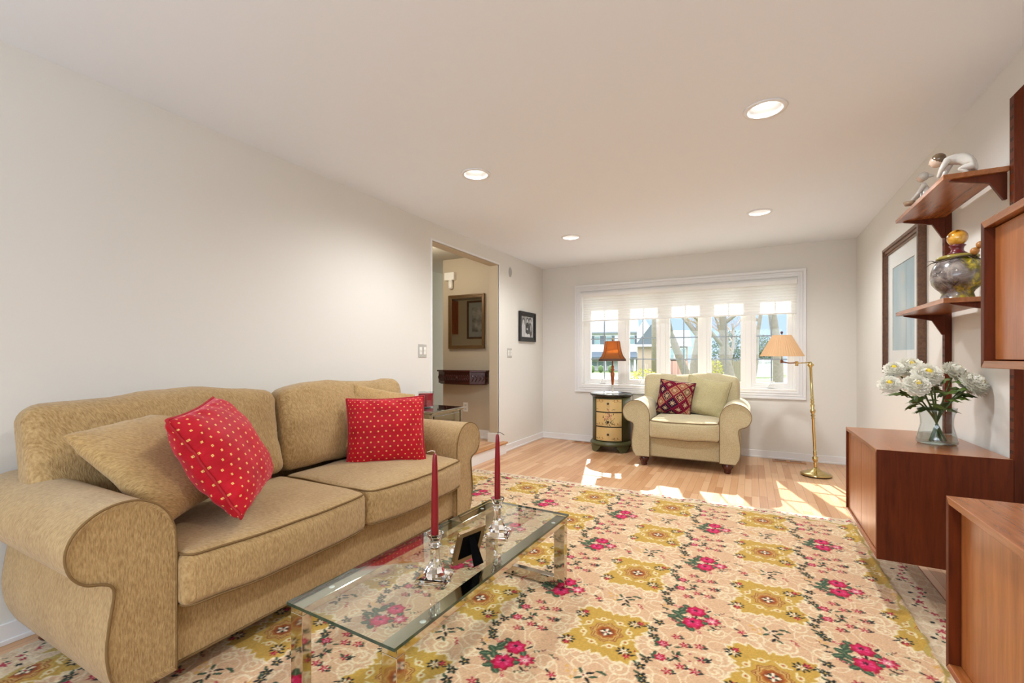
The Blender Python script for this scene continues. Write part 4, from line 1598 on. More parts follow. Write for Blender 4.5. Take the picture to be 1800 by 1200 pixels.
def bloom_mesh(seed):
    rnd = random.Random(seed)
    bm = B()
    n = 300
    for i in range(n):
        zz = 1 - 1.55 * (i + .5) / n
        a = i * 2.39996
        d = Vector((math.sqrt(max(0, 1 - zz * zz)) * cos(a), math.sqrt(max(0, 1 - zz * zz)) * sin(a), zz))
        side = d.cross(Vector((0, 0, 1)))
        if side.length < .05:
            side = Vector((1, 0, 0))
        side.normalize()
        up_ = side.cross(d)
        rr = .040 + .012 * rnd.random() + .004 * (1 - zz)
        flat = Vector((1, 1, .72))
        w_ = .0050 + .003 * rnd.random()
        base = d * rr * .55
        tip = d * rr + up_ * (.012 * rnd.random() - .002) + side * (.006 * rnd.random() - .003)
        mid = d * rr * .86 - up_ * .002
        pts = [base - side * w_ * .4, base + side * w_ * .4, mid + side * w_, tip + side * w_ * .45 + d * .002, tip - side * w_ * .45 + d * .002, mid - side * w_]
        vs = [bm.verts.new(Vector((p.x * flat.x, p.y * flat.y, p.z * flat.z))) for p in pts]
        f1_ = bm.faces.new((vs[0], vs[1], vs[2], vs[5]))
        f2_ = bm.faces.new((vs[5], vs[2], vs[3], vs[4]))
        f1_.smooth = f2_.smooth = True
    ball(bm, (0, 0, 0), .030, 12, 8, (1, 1, .7))
    me = bpy.data.meshes.new('bloom')
    bm.to_mesh(me)
    bm.free()
    me.materials.append(M['petal'])
    return me


def leaf_mesh():
    bm = B()
    out = [(0, 0), (.006, .012), (.020, .014), (.014, .026), (.028, .036), (.015, .044), (.018, .058), (.006, .058), (0, .074),
           (-.006, .058), (-.018, .058), (-.015, .044), (-.028, .036), (-.014, .026), (-.020, .014), (-.006, .012)]
    cen = [bm.verts.new((0, y, .004 * sin(y * 60))) for y in (0.0, .03, .058, .074)]
    vs = [bm.verts.new((x, y, -.25 * abs(x) - 2.2 * y * y * 2)) for x, y in out]
    n = len(vs)
    c0 = bm.verts.new((0, .036, .002))
    for q in cen:
        bm.verts.remove(q)
    for i in range(n):
        f = bm.faces.new((c0, vs[i], vs[(i + 1) % n]))
        f.smooth = True
    me = bpy.data.meshes.new('leaf')
    bm.to_mesh(me)
    bm.free()
    me.materials.append(M['leaf'])
    return me


BL = [bloom_mesh(1), bloom_mesh(2)]
LF = leaf_mesh()
bm = ball(B(), (0, 0, .026), .013, 10, 6, (1, 1, .6))
PO = bpy.data.meshes.new('pollen_heart')
bm.to_mesh(PO)
bm.free()
PO.materials.append(M['pollen'])
c_, s_ = cos(R(27.96)), sin(R(27.96))
rt = Vector((c_, s_, 0))
fw = Vector((-s_, c_, 0))
# bloom offsets from the vase axis: right, towards the window, up; size; the words that single it out
flowers = [(-.247, -.02, .290, .85, 'white chrysanthemum furthest left in the vase, facing sideways'),
           (-.160, -.07, .290, 1.0, 'white chrysanthemum low on the left side of the vase bouquet, towards the viewer'),
           (-.166, .05, .360, .82, 'white chrysanthemum behind the left cluster, nearest the framed painting'),
           (-.083, .05, .372, 1.08, 'white chrysanthemum topmost in the vase bouquet'),
           (-.094, -.05, .338, 1.12, 'white chrysanthemum just below the topmost bloom of the bouquet'),
           (.040, .06, .308, .80, 'white chrysanthemum half hidden in the middle of the bouquet, showing its green back'),
           (.116, .03, .348, 1.12, 'white chrysanthemum with a yellow heart at the top right of the bouquet'),
           (.142, -.06, .296, 1.16, 'large white chrysanthemum with yellow heart below the top right bloom'),
           (.235, -.01, .280, .90, 'white chrysanthemum furthest right, close to the wall')]
for i, (dx, dy, dz, scl, lab) in enumerate(flowers):
    tip = rt * dx + fw * dy + Vector((0, 0, dz))
    if VX + tip.x > XR - .045:
        tip.x = XR - .055 - VX
    base = Vector((-tip.x * .20, -tip.y * .20, .013))
    neck_ = Vector((tip.x * .14, tip.y * .14, .150))
    root = thing('white_chrysanthemum', lab, 'flower', (VX, VY, VZ), group='white flowers in the glass vase')
    outd = Vector((tip.x, tip.y, .16)).normalized()
    path = spline([base, neck_, neck_ * .45 + tip * .55 + Vector((0, 0, .012)), tip - outd * .012], 6)
    obj('stem', tube(B(), path, .0038, 6), M['stem'], root)
    b_ = bpy.data.objects.new('bloom', BL[i % 2])
    COL.objects.link(b_)
    b_.parent = root
    b_.location = tip
    face = (outd * .7 + fw * (-.75) + Vector((0, 0, .25))).normalized()
    b_.rotation_euler = face.to_track_quat('Z', 'Y').to_euler()
    b_.scale = (scl,) * 3
    p_ = bpy.data.objects.new('yellow_heart', PO)
    COL.objects.link(p_)
    p_.parent = b_
    rnd = random.Random(i + 40)
    for q in range(6):
        tt = (.42, .52, .62, .72, .82, .93)[q]
        pos = path[int(tt * (len(path) - 1))]
        l_ = bpy.data.objects.new('leaf', LF)
        COL.objects.link(l_)
        l_.parent = root
        l_.location = pos
        ang = rnd.random() * 2 * pi
        dirv = Vector((cos(ang) * .8 + tip.x * 1.5, sin(ang) * .8 + tip.y * 1.5, .25 - .5 * rnd.random()))
        if VX + pos.x + dirv.normalized().x * .09 > XR - .02:
            dirv.x = -abs(dirv.x)
        l_.rotation_euler = dirv.to_track_quat('Y', 'Z').to_euler()
        l_.scale = (.75 + .5 * rnd.random(),) * 3


# ------------------------------------------------------------------ flat painted pictures
def paint(name, w, h, nx, ny, fn, mat, parent):
    """w x h picture in local x,z facing -y; fn(u,v) -> linear colour arrays, u,v in 0..1"""
    u, v = np.meshgrid(np.linspace(0, 1, nx), np.linspace(0, 1, ny))
    col = fn(u, v)
    return grid_mesh(name, (u - .5) * w, np.zeros_like(u), (v - .5) * h, col, mat, parent)


def soft_noise(u, v, seed, oct_=5):
    rs = np.random.RandomState(seed)
    out = np.zeros_like(u)
    amp = 1.
    for o_ in range(oct_):
        for _ in range(4):
            a = rs.rand() * 2 * pi
            fr = 2 ** o_ * (1.5 + rs.rand())
            out += amp * np.sin(fr * 3 * (u * cos(a) + v * sin(a)) + rs.rand() * 6.3 + .8 * np.sin(3 * v * fr + rs.rand() * 6)) / 4
        amp *= .6
    return out


def ell(u, v, cx, cy, rx, ry):
    return ((u - cx) / rx) ** 2 + ((v - cy) / ry) ** 2 < 1


def frame_bm(w, h, fw_, d, steps):
    """rectangular moulding in local x,z; back at y=0, front towards -y; steps: list of (inset0, inset1, depth)"""
    bm = B()
    for a, b, dd in steps:
        x0, x1, z0, z1 = -w / 2 + a, w / 2 - a, -h / 2 + a, h / 2 - a
        ww = b - a
        for poly in ([(x0, z0), (x1, z0), (x1 - ww, z0 + ww), (x0 + ww, z0 + ww)], [(x0, z1), (x0 + ww, z1 - ww), (x1 - ww, z1 - ww), (x1, z1)],
                     [(x0, z0), (x0 + ww, z0 + ww), (x0 + ww, z1 - ww), (x0, z1)], [(x1, z0), (x1, z1), (x1 - ww, z1 - ww), (x1 - ww, z0 + ww)]):
            prism(bm, poly, 'y', -dd, 0)
    return bm


M['photo'] = vcol('picture_print', 0.6)
# painting on the right wall (local -y turned to face -x)
pw, ph = .90, 1.0
pic = thing('framed_picture', 'large pale blue watercolour in a carved brown frame on the right wall', 'picture', (XR - .001, 4.245, 1.535), -pi / 2)
M['frame_brown'] = wood('carved_brown_frame', srgb(120, 84, 58), srgb(66, 42, 28), 'x', 0.4, 2.0)
obj('frame', frame_bm(pw, ph, .07, .045, [(0, .022, .045), (.022, .045, .034), (.045, .060, .026)]), M['frame_brown'], pic, bevel=.003)
M['mat'] = plain('cream_mat', srgb(232, 234, 230), 0.9)
bm = frame_bm(pw - .11, ph - .11, .12, .016, [(0, .125, .016)])
obj('mat', bm, M['mat'], pic)


def art(u, v):
    n = soft_noise(u, v, 4)
    base = lin(176, 198, 204) * np.ones(u.shape + (1,))
    t = (np.clip(n * .3 + .5, 0, 1))[..., None]
    col = base * (1 - t) + lin(150, 176, 186) * t
    fig = np.exp(-(((u - .45 - .05 * np.sin(v * 5)) / .16) ** 2 + ((v - .45) / .36) ** 2))[..., None]
    col = col * (1 - fig * .55) + lin(222, 226, 220) * fig * .55
    col = np.where((np.hypot((u - .47) / .08, (v - .80) / .075) < 1)[..., None], col * .5 + lin(205, 200, 186) * .5, col)
    return col


o = paint('print', pw - .30, ph - .30, 60, 70, art, M['photo'], pic)
o.location = (0, -.010, 0)
obj('glazing', one_box(-pw / 2 + .055, pw / 2 - .055, -.021, -.019, -ph / 2 + .055, ph / 2 - .055), M['picglass'], pic)

# family photograph on the left wall (faces +x)
fam = thing('framed_photograph', 'black framed black and white group photograph on the left wall', 'picture', (XL + .001, 5.458, 1.569), pi / 2)
fw0, fh0 = .475, .385
fw0, fh0 = .48, .395
obj('frame', frame_bm(fw0, fh0, .05, .03, [(0, .022, .032), (.022, .060, .022)]), M['black'], fam, bevel=.003)


def people(u, v):
    n = soft_noise(u, v, 9)
    g = .45 + .18 * n
    def p(cx, hy_, hr, shirt, dark):
        nonlocal g
        g = np.where(ell(u, v, cx, hy_ - .42, .17, .34), shirt + .06 * n, g)
        g = np.where(ell(u, v, cx, hy_ + .03, hr * 1.35, hr * 1.5), dark, g)
        g = np.where(ell(u, v, cx, hy_ - .01, hr * .82, hr * 1.1), .62, g)
    p(.20, .74, .085, .70, .08)
    p(.74, .80, .080, .10, .05)
    p(.52, .80, .080, .07, .10)
    g = np.where(ell(u, v, .62, .42, .22, .14), .06, g)
    g = np.where(ell(u, v, .50, .40, .06, .05), .62, g)
    g = np.where(ell(u, v, .80, .45, .035, .16), .60, g)
    g = np.where(ell(u, v, .40, .10, .12, .10) | ell(u, v, .62, .08, .12, .10), .75, g)
    g = np.where(ell(u, v, .20, .30, .15, .30), .62 + .1 * np.sin(u * 60), g)
    return np.clip(g, 0, 1)[..., None] * np.ones(3)


o = paint('print', fw0 - .11, fh0 - .11, 70, 60, people, M['photo'], fam)
o.location = (0, -.012, 0)
obj('glazing', one_box(-fw0 / 2 + .05, fw0 / 2 - .05, -.017, -.0155, -fh0 / 2 + .05, fh0 / 2 - .05), M['picglass'], fam)

# ------------------------------------------------------------------ switches, chime, outlet
M['plate'] = plain('steel_switch_plate', srgb(196, 192, 184), 0.35, 0.4)


def switch(y, z, w, h, label):
    t = thing('light_switch', label, 'light switch', (XL, y, z), pi / 2, 'light switches beside the doorway')
    obj('plate', one_box(-w / 2, w / 2, -.006, 0, -h / 2, h / 2), M['plate'], t, bevel=.003)
    for sx in (-.25, .25):
        r_ = obj('rocker', one_box(sx * w - .017, sx * w + .017, -.0095, -.006, -.034, .034), M['white'], t, bevel=.002)
        obj('toggle', one_box(sx * w - .006, sx * w + .006, -.016, -.0095, -.002, .014), M['white'], r_, bevel=.002)


switch(3.283, 1.222, .118, .120, 'double light switch on the left wall between sofa and doorway')
switch(4.975, 1.216, .118, .116, 'double light switch on the left wall below the doorway chime')
t = thing('door_chime', 'small grey oval chime cover high on the left wall right of the doorway', 'door chime', (XL, 4.990, 2.228))
bm = B()
ball(bm, (0, 0, 0), 1, 20, 12, (.022, .036, .062))
obj('cover', bm, plain('grey_cover', srgb(176, 176, 172), .5), t)

# ------------------------------------------------------------------ foyer things
mir = thing('wall_mirror', 'gilt framed mirror on the foyer wall beyond the doorway', 'mirror', (-3.22, 4.839, 1.618))
M['gilt'] = plain('dull_gilt_wood', srgb(122, 92, 52), 0.4, 0.3, var=.4)
mw, mh = .545, .690
obj('frame', frame_bm(mw, mh, .04, .03, [(0, .016, .035), (.016, .030, .026), (.030, .042, .018)]), M['gilt'], mir, bevel=.002)
obj('glass', one_box(-mw / 2 + .035, mw / 2 - .035, -.013, -.008, -mh / 2 + .035, mh / 2 - .035), M['mirror'], mir)
con = thing('carved_wall_console', 'dark carved wooden wall shelf under the foyer mirror', 'wall shelf', (-3.250, 4.839, .820))
bm = B()
prism(bm, [(-.375, 0), (.375, 0), (.375, -.10), (.20, -.20), (-.20, -.20), (-.375, -.10)], 'z', .158, .180)
prism(bm, [(-.355, 0), (.355, 0), (.355, -.09), (.19, -.185), (-.19, -.185), (-.355, -.09)], 'z', .010, .158)
prism(bm, [(-.335, 0), (.335, 0), (.335, -.08), (.18, -.17), (-.18, -.17), (-.335, -.08)], 'z', 0, .010)
obj('body', bm, M['mahog'], con, bevel=.004)
bm = B()
for i in range(11):
    xx = -.16 + .032 * i
    for sg in (-1, 1):
        tube(bm, spline([(xx - .018, -.186, .085), (xx, -.190, .085 + sg * .035), (xx + .014, -.192, .085 + sg * .012), (xx + .006, -.188, .085)], 4), .0055, 6)
ball(bm, (0, -.186, .085), .020, 10, 8)
for sg in (-1, 1):
    for i in range(4):
        f_ = (i + .5) / 4
        px, py = sg * (.20 + .145 * f_), -.188 + .095 * f_
        tube(bm, spline([(px, py, .045), (px + sg * .02, py + .004, .085), (px - sg * .005, py - .006, .12)], 4), .006, 6)
    for i in range(3):
        ball(bm, (sg * .36, -.05, .035 + .045 * i), .016, 8, 6)
obj('carving', bm, M['mahog'], con, smooth=True)
sen = thing('motion_sensor', 'white motion sensor box high on the foyer wall', 'sensor', (-3.455, 4.839, 2.160))
obj('housing', one_box(-.085, .065, -.055, 0, 0, .10), M['white'], sen, bevel=.004)
bm = lathe(B(), [(0, -.11), (.022, -.11), (.030, -.095), (.030, 0), (0, 0)], 20, (.0, -.030), cap=False)
obj('lens', bm, M['white'], sen, smooth=True)
ol = thing('wall_outlet', 'white electrical outlet low on the foyer wall', 'outlet', (-3.24, 4.839, .525))
obj('plate', one_box(-.036, .036, -.006, 0, -.058, .058), M['white'], ol, bevel=.003)
bm = B()
for zz in (-.025, .025):
    box(bm, -.010, -.006, -.0066, -.0055, zz - .008, zz + .008)
    box(bm, .006, .010, -.0066, -.0055, zz - .008, zz + .008)
obj('sockets', bm, M['slot'], ol)

# things seen only in the foyer mirror
kc = thing('kitchen_wall_cabinet', 'cherry kitchen cupboard reflected in the foyer mirror', 'cupboard', (-6.03, 1.20, 1.68))
M['cherry'] = wood('cherry', srgb(176, 92, 44), srgb(130, 58, 24), 'z', 0.35)
obj('case', one_box(-.16, .17, 0, .33, 0, .74), M['cherry'], kc, bevel=.003)
d_ = obj('door', one_box(-.15, .165, .33, .35, .02, .72), M['cherry'], kc, bevel=.004)
obj('panel', one_box(-.09, .105, .35, .358, .08, .66), M['cherry'], d_, bevel=.006)
fp = thing('framed_print', 'brown framed grey print reflected in the foyer mirror', 'picture', (-5.30, 1.201, 1.99), pi)
obj('frame', frame_bm(.62, .84, .04, .03, [(0, .040, .03)]), M['frame_brown'], fp)
obj('mat', one_box(-.275, .275, -.010, -.004, -.385, .385), plain('grey_mat', srgb(176, 180, 182), .9), fp)
o = paint('print', .36, .54, 40, 60, lambda u, v: (np.clip(.35 + .3 * soft_noise(u, v, 21, 6), .02, .9))[..., None] * np.ones(3), M['photo'], fp)
o.location = (0, -.012, 0)

# ------------------------------------------------------------------ mirrored end table with candle
et = thing('mirrored_end_table', 'mirrored end table with drawer between the sofa and the doorway', 'end table', (-2.42, 3.045, 0))
M['antmirror'] = plain('antiqued_mirror', (.42, .41, .40, 1), .05, 1.0)
M['msilver'] = plain('silver_beading', (.52, .51, .50, 1), .2, 1.0)
ex, ey, ez = .215, .225, .735
obj('top', one_box(-ex, ex, -ey, ey, ez - .022, ez), M['antmirror'], et, bevel=.006)
obj('case', one_box(-ex + .022, ex - .022, -ey + .022, ey - .022, ez - .19, ez - .024), M['antmirror'], et)
bm = B()
for sx in (-1, 1):
    for sy in (-1, 1):
        box(bm, sx * (ex - .022) - .010, sx * (ex - .022) + .010, sy * (ey - .022) - .010, sy * (ey - .022) + .010, ez - .19, ez - .024)
box(bm, -ex + .01, ex - .01, -ey + .01, ey - .01, ez - .205, ez - .190)
obj('beading', bm, M['msilver'], et, bevel=.003)
dr = obj('drawer', one_box(ex - .022, ex - .014, -ey + .050, ey - .050, ez - .172, ez - .042), M['antmirror'], et, bevel=.003)
obj('knob', ball(B(), (ex + .004, 0, ez - .107), .016, 14, 10), M['msilver'], dr)
for sx in (-1, 1):
    for sy in (-1, 1):
        px, py = sx * (ex - .035), sy * (ey - .035)
        obj('leg', prism(B(), [(px - .018, py - .018), (px + .018, py - .018), (px + .018, py + .018), (px - .018, py + .018)], 'z', 0, ez - .205), M['msilver'], et, bevel=.003)
cg = thing('jar_candle', 'red candle in a square glass on the mirrored end table', 'candle', (-2.46, 3.065, ez + .001))
bm = B()
frame = [(-.048, .048), (-.044, .044)]
box(bm, -.048, .048, -.048, .048, 0, .008)
for a, b, c, d in ((-.048, .048, -.048, -.044), (-.048, .048, .044, .048), (-.048, -.044, -.044, .044), (.044, .048, -.044, .044)):
    box(bm, a, b, c, d, .008, .135)
obj('glass', bm, M['vaseglass'], cg)
obj('wax', one_box(-.043, .043, -.043, .043, .0085, .118), plain('red_jar_wax', srgb(176, 16, 40), .4), cg)

# ------------------------------------------------------------------ drum chest and table lamp
DX, DY, DZ = -1.565, 5.625, .712
dc = thing('drum_chest', 'round green and cream painted chest with three drawers left of the armchair', 'chest', (DX, DY, 0), R(6))
M['green'] = plain('olive_green_paint', srgb(92, 92, 56), 0.35, var=.45)
M['dkgreen'] = plain('dark_top_paint', srgb(40, 40, 34), 0.22)
M['cream'] = plain('crackled_cream_paint', srgb(222, 190, 128), 0.45, var=.28)
M['brownline'] = plain('brown_edging', srgb(52, 40, 24), 0.5)
bm = lathe(B(), [(0, DZ - .045), (.238, DZ - .045), (.245, DZ - .036), (.250, DZ - .028), (.265, DZ - .020), (.268, DZ - .010), (.262, DZ), (.246, DZ), (.240, DZ - .005), (0, DZ - .005)], 48, cap=False)
obj('top', bm, M['dkgreen'], dc, smooth=True)
bm = lathe(B(), [(0, .132), (.234, .132), (.234, DZ - .046), (0, DZ - .046)], 48, cap=False)
obj('body', bm, M['green'], dc, smooth=False)
bm = lathe(B(), [(0, .078), (.252, .078), (.262, .090), (.262, .104), (.256, .112), (.246, .118), (.240, .131), (0, .131)], 48, cap=False)
for q in range(4):
    a0 = R(45 + 90 * q)
    ring = []
    for i in range(9):
        f_ = (i / 8 - .5)
        a = a0 + f_ * R(44)
        low = .0 + .062 * max(0, abs(f_) * 2 - .42) / .58 * (2 - abs(f_) * 2)
        ring.append((a, low))
    vin, vout = [], []
    for a, low in ring:
        vout.append((bm.verts.new((.256 * cos(a), .256 * sin(a), low)), bm.verts.new((.252 * cos(a), .252 * sin(a), .080))))
        vin.append((bm.verts.new((.225 * cos(a), .225 * sin(a), low)), bm.verts.new((.225 * cos(a), .225 * sin(a), .080))))
    for i in range(8):
        bm.faces.new((vout[i][0], vout[i + 1][0], vout[i + 1][1], vout[i][1]))
        bm.faces.new((vin[i][1], vin[i + 1][1], vin[i + 1][0], vin[i][0]))
        bm.faces.new((vin[i][0], vin[i + 1][0], vout[i + 1][0], vout[i][0]))
    bm.faces.new((vout[0][0], vout[0][1], vin[0][1], vin[0][0]))
    bm.faces.new((vout[-1][1], vout[-1][0], vin[-1][0], vin[-1][1]))
obj('plinth', bm, M['green'], dc)


def arc_panel(bm, r0, r1, a0, a1, z0, z1, n=14, mi=0):
    A = []
    for i in range(n + 1):
        a = a0 + (a1 - a0) * i / n
        A.append([bm.verts.new((r * cos(a), r * sin(a), z)) for r in (r0, r1) for z in (z0, z1)])
    for i in range(n):
        p, q = A[i], A[i + 1]
        for idx in ((2, 3), (1, 0)):
            f = bm.faces.new((p[idx[0]], q[idx[0]], q[idx[1]], p[idx[1]]))
            f.material_index = mi
        bm.faces.new((p[3], q[3], q[1], p[1])).material_index = mi
        bm.faces.new((p[0], q[0], q[2], p[2])).material_index = mi
    for p in (A[0], A[-1]):
        bm.faces.new((p[0], p[2], p[3], p[1])).material_index = mi
    return bm


fa = -pi / 2
hw_ = R(40)
M['motif_red'] = plain('painted_rose', srgb(196, 110, 84), 0.5)
M['motif_green'] = plain('painted_leaf', srgb(84, 76, 40), 0.5)
M['motif_pale'] = plain('painted_pale_petal', srgb(214, 176, 142), 0.5)
M['motif_brown'] = plain('painted_scroll', srgb(150, 104, 52), 0.5)
for (z0_, z1_, kz) in ((.500, .650, .600), (.322, .486, .378), (.146, .308, .225)):
    bm = arc_panel(B(), .233, .2385, fa - hw_, fa + hw_, z0_, z1_)
    d_ = obj('drawer', bm, M['cream'], dc)
    bm = B()
    for za, zb in ((z0_ - .004, z0_), (z1_, z1_ + .004)):
        arc_panel(bm, .233, .2395, fa - hw_, fa + hw_, za, zb)
    obj('edging', bm, M['brownline'], d_)
    bm = lathe(B(), [(0, 0), (.006, 0), (.006, .008), (.014, .014), (.012, .022), (0, .024)], 14, cap=False)
    bmesh.ops.transform(bm, matrix=Matrix.Translation((0, -.2385, kz)) @ Matrix.Rotation(pi / 2, 4, 'X'), verts=bm.verts[:])
    obj('knob', bm, M['black'], d_, smooth=True)
    # painted decoration, a film of paint following the drawer's curve
    rnd = random.Random(int(z0_ * 1000))
    bm = B()

    def dab(x, z, rx, rz, ang, mi):
        vs = []
        for q in range(8):
            a = 2 * pi * q / 8
            lx, lz = rx * cos(a), rz * sin(a)
            px, pz = x + lx * cos(ang) - lz * sin(ang), z + lx * sin(ang) + lz * cos(ang)
            pz = min(max(pz, z0_ + .002), z1_ - .002)
            t_ = fa + px / .2385
            vs.append(bm.verts.new((.2390 * cos(t_), .2390 * sin(t_), pz)))
        f = bm.faces.new(vs)
        f.material_index = mi
    cz = .430
    if z0_ > .3:
        for q in range(70):
            a = rnd.random() * 2 * pi
            rr = .085 * math.sqrt(rnd.random())
            x, z = rr * cos(a) * .85, cz + rr * sin(a) * 1.35
            if z0_ < z < z1_:
                dab(x, z, .010, .0035, a + rnd.random(), 1)
        for x, z in ((-.018, .440), (.020, .425), (.004, .47), (-.03, .41), (.035, .455), (0, .52)):
            if z0_ + .012 < z < z1_ - .012:
                for q in range(6):
                    a = q * pi / 3
                    dab(x + .009 * cos(a), z + .009 * sin(a), .007, .006, a, 0 if q % 2 else 2)
    for sx in (-1, 1):
        for q in range(26):
            t_ = q / 25
            x = sx * (.055 + .085 * t_ + .012 * sin(t_ * 14))
            z = (z1_ - .022 if z0_ > .45 else (z0_ + .024)) + .014 * sin(t_ * 11)
            dab(x, z, .006, .0022, t_ * 9, 3)
        for q in range(9):
            dab(sx * .11 + .014 * q - .06, (z0_ + .024) + .004 * rnd.random(), .010, .003, .1, 1) if q < 3 else None
    obj('painted_motif', bm, [M['motif_red'], M['motif_green'], M['motif_pale'], M['motif_brown']], d_)
bm = B()
for za in (.493, .314):
    arc_panel(bm, .233, .2375, fa - hw_, fa + hw_, za - .003, za + .003)
for sx in (-1, 1):
    arc_panel(bm, .233, .241, fa + sx * (hw_ + .03) - .022, fa + sx * (hw_ + .03) + .022, .135, DZ - .048)
obj('edging', bm, M['brownline'], dc)

tl_ = thing('table_lamp', 'brass table lamp with brown flared silk shade on the painted chest', 'table lamp', (-1.535, 5.57, DZ), R(12))
M['silk'] = translucent('brown_silk', srgb(138, 92, 56), srgb(170, 92, 34), 0.4, streak=(90, 90, 4))
M['silkband'] = plain('dark_silk_band', srgb(70, 40, 22), .7)
M['lampwood'] = plain('reddish_gilt', srgb(168, 96, 56), 0.25, 0.6)
M['ivory'] = plain('ivory_marble', srgb(226, 222, 214), 0.25)
bm = lathe(B(), [(0, 0), (.078, 0), (.082, .006), (.070, .014), (.040, .020), (.022, .026), (0, .026)], 32, cap=False)
obj('base', bm, M['ivory'], tl_, smooth=True)
bm = lathe(B(), [(.020, .025), (.014, .050), (.013, .085), (.017, .100), (.013, .105), (0, .105)], 24, cap=False)
obj('socle', bm, M['plate'], tl_, smooth=True)
bm = lathe(B(), [(.012, .105), (.014, .12), (.022, .20), (.026, .245), (.018, .272), (.012, .280), (.024, .292), (.024, .300), (.014, .310), (.019, .330), (.012, .345), (.008, .35), (.008, .43), (0, .43)], 24, cap=False)
obj('column', bm, M['lampwood'], tl_, smooth=True)
# square cut-corner bell shade
bm = B()
rings = []
for hz, wd in ((.405, .163), (.432, .158), (.436, .146), (.47, .123), (.52, .106), (.58, .094), (.650, .084)):
    cc = wd * .30
    pts = [(wd, -wd + cc), (wd, wd - cc), (wd - cc, wd), (-wd + cc, wd), (-wd, wd - cc), (-wd, -wd + cc), (-wd + cc, -wd), (wd - cc, -wd)]
    rings.append([bm.verts.new((p[0], p[1], hz)) for p in pts])
for ri, (A, C) in enumerate(zip(rings, rings[1:])):
    for q in range(8):
        f = bm.faces.new((A[q], A[(q + 1) % 8], C[(q + 1) % 8], C[q]))
        f.material_index = 1 if ri == 0 else 0
obj('shade', bm, [M['silk'], M['silkband']], tl_)
bm = B()
for q in range(8):
    tube(bm, [rg_ for rg_ in [(r_ * 1.0) for r_ in [Vector(p) for p in [(
        (w_ if q in (0, 1) else (w_ - w_ * .3 if q in (2, 7) else (-w_ + w_ * .3 if q in (3, 6) else -w_))),
        ((-w_ + w_ * .3) if q in (0, 5) else (w_ - w_ * .3) if q in (1, 4) else w_ if q in (2, 3) else -w_), hz) for hz, w_ in ((.436, .1465), (.47, .1235), (.52, .1065), (.58, .0945), (.650, .0845))]]]], .0022, 5)
obj('shade_piping', bm, M['silkband'], tl_)
bm = lathe(B(), [(.004, .43), (.004, .655), (.010, .662), (.012, .675), (.006, .690), (0, .694)], 14, cap=False)
obj('finial', bm, M['brass'], tl_, smooth=True)
obj('bulb', ball(B(), (0, 0, .53), .026, 14, 10, (1, 1, 1.3)), emit('table_bulb', (1, .72, .4, 1), 7), tl_)
light('table_lamp_light', 'POINT', 1.2, (1, .68, .38), (-1.535, 5.57, DZ + .56), shadow_soft_size=.03)
o = obj('lamp_cord', tube(B(), spline([(DX + .10, DY - .03, DZ + .002), (DX + .20, DY - .09, DZ + .003), (DX + .272, DY - .06, DZ - .004), (DX + .281, DY - .05, DZ - .12), (DX + .276, DY - .02, .40), (DX + .29, DY + .02, .02), (DX + .20, 5.93, .010)], 6), .0028, 6), M['dkgreen'])
tag(o, 'thin dark lamp cord hanging down the right side of the painted chest', 'cord')

# ------------------------------------------------------------------ brass floor lamp
fl = thing('floor_lamp', 'brass swing-arm floor lamp with pleated beige shade right of the armchair', 'floor lamp', (.557, 5.315, 0))
bm = lathe(B(), [(0, 0), (.128, 0), (.128, .010), (0, .010)], 40, cap=False)
obj('base_rim', bm, M['black'], fl)
bm = lathe(B(), [(0, .010), (.132, .010), (.134, .018), (.122, .028), (.095, .038), (.060, .050), (.030, .066), (.018, .080), (0, .082)], 40, cap=False)
obj('base', bm, M['brass'], fl, smooth=True)
lean = Matrix.Rotation(R(-2.4), 4, 'Y')
prof = [(0, .078), (.012, .080), (.016, .092), (.012, .104), (.018, .116), (.012, .128), (.018, .140), (.022, .155), (.026, .178), (.015, .190), (.012, .20), (.018, .212), (.012, .222), (.018, .232), (.012, .242), (.0125, .26),
        (.0125, .555), (.018, .562), (.012, .575), (.020, .590), (.012, .603), (.019, .618), (.024, .640), (.013, .662), (.020, .690), (.013, .706), (.019, .722), (.012, .735), (.018, .748), (.0125, .758), (.0125, 1.060),
        (.016, 1.070), (.030, 1.082), (.030, 1.092), (.016, 1.104), (.010, 1.118), (0, 1.122)]
bm = lathe(B(), prof, 24, cap=False)
bmesh.ops.transform(bm, matrix=lean, verts=bm.verts[:])
obj('pole', bm, M['brass'], fl, smooth=True)
tp = lean @ Vector((0, 0, 1.112))
j1 = Vector((-.165, -.05, 1.100))
j2 = Vector((-.290, -.02, 1.118))
bm = B()
tube(bm, [tp, j1 + Vector((.010, 0, .004))], .006, 8)
lathe(bm, [(0, -.022), (.014, -.022), (.014, .022), (0, .022)], 14, cap=False)
sel = [v for v in bm.verts if abs(v.co.x) < .02 and abs(v.co.y) < .02 and abs(v.co.z) < .03]
bmesh.ops.translate(bm, verts=sel, vec=j1)
obj('arm', bm, M['brass'], fl, smooth=True)
bm = B()
tube(bm, spline([j1 + Vector((-.008, 0, .008)), (j1 + j2) / 2 + Vector((0, 0, -.004)), j2], 6), .006, 8)
tube(bm, [j2 + Vector((0, 0, -.014)), j2 + Vector((0, 0, .016))], .013, 12)
obj('arm', bm, M['dark_brass'], fl, smooth=True)
bm = B()
tube(bm, [j2 + Vector((0, 0, .012)), j2 + Vector((0, 0, .29))], .005, 8)
obj('riser', bm, M['brass'], fl, smooth=True)
M['pleat'] = translucent('beige_pleated_shade', srgb(226, 192, 152), srgb(238, 192, 140), 0.4)
bm = B()
n = 96
ra = [bm.verts.new((j2.x + (.195 + .0022 * (-1) ** q) * cos(2 * pi * q / n), j2.y + (.195 + .0022 * (-1) ** q) * sin(2 * pi * q / n), 1.172)) for q in range(n)]
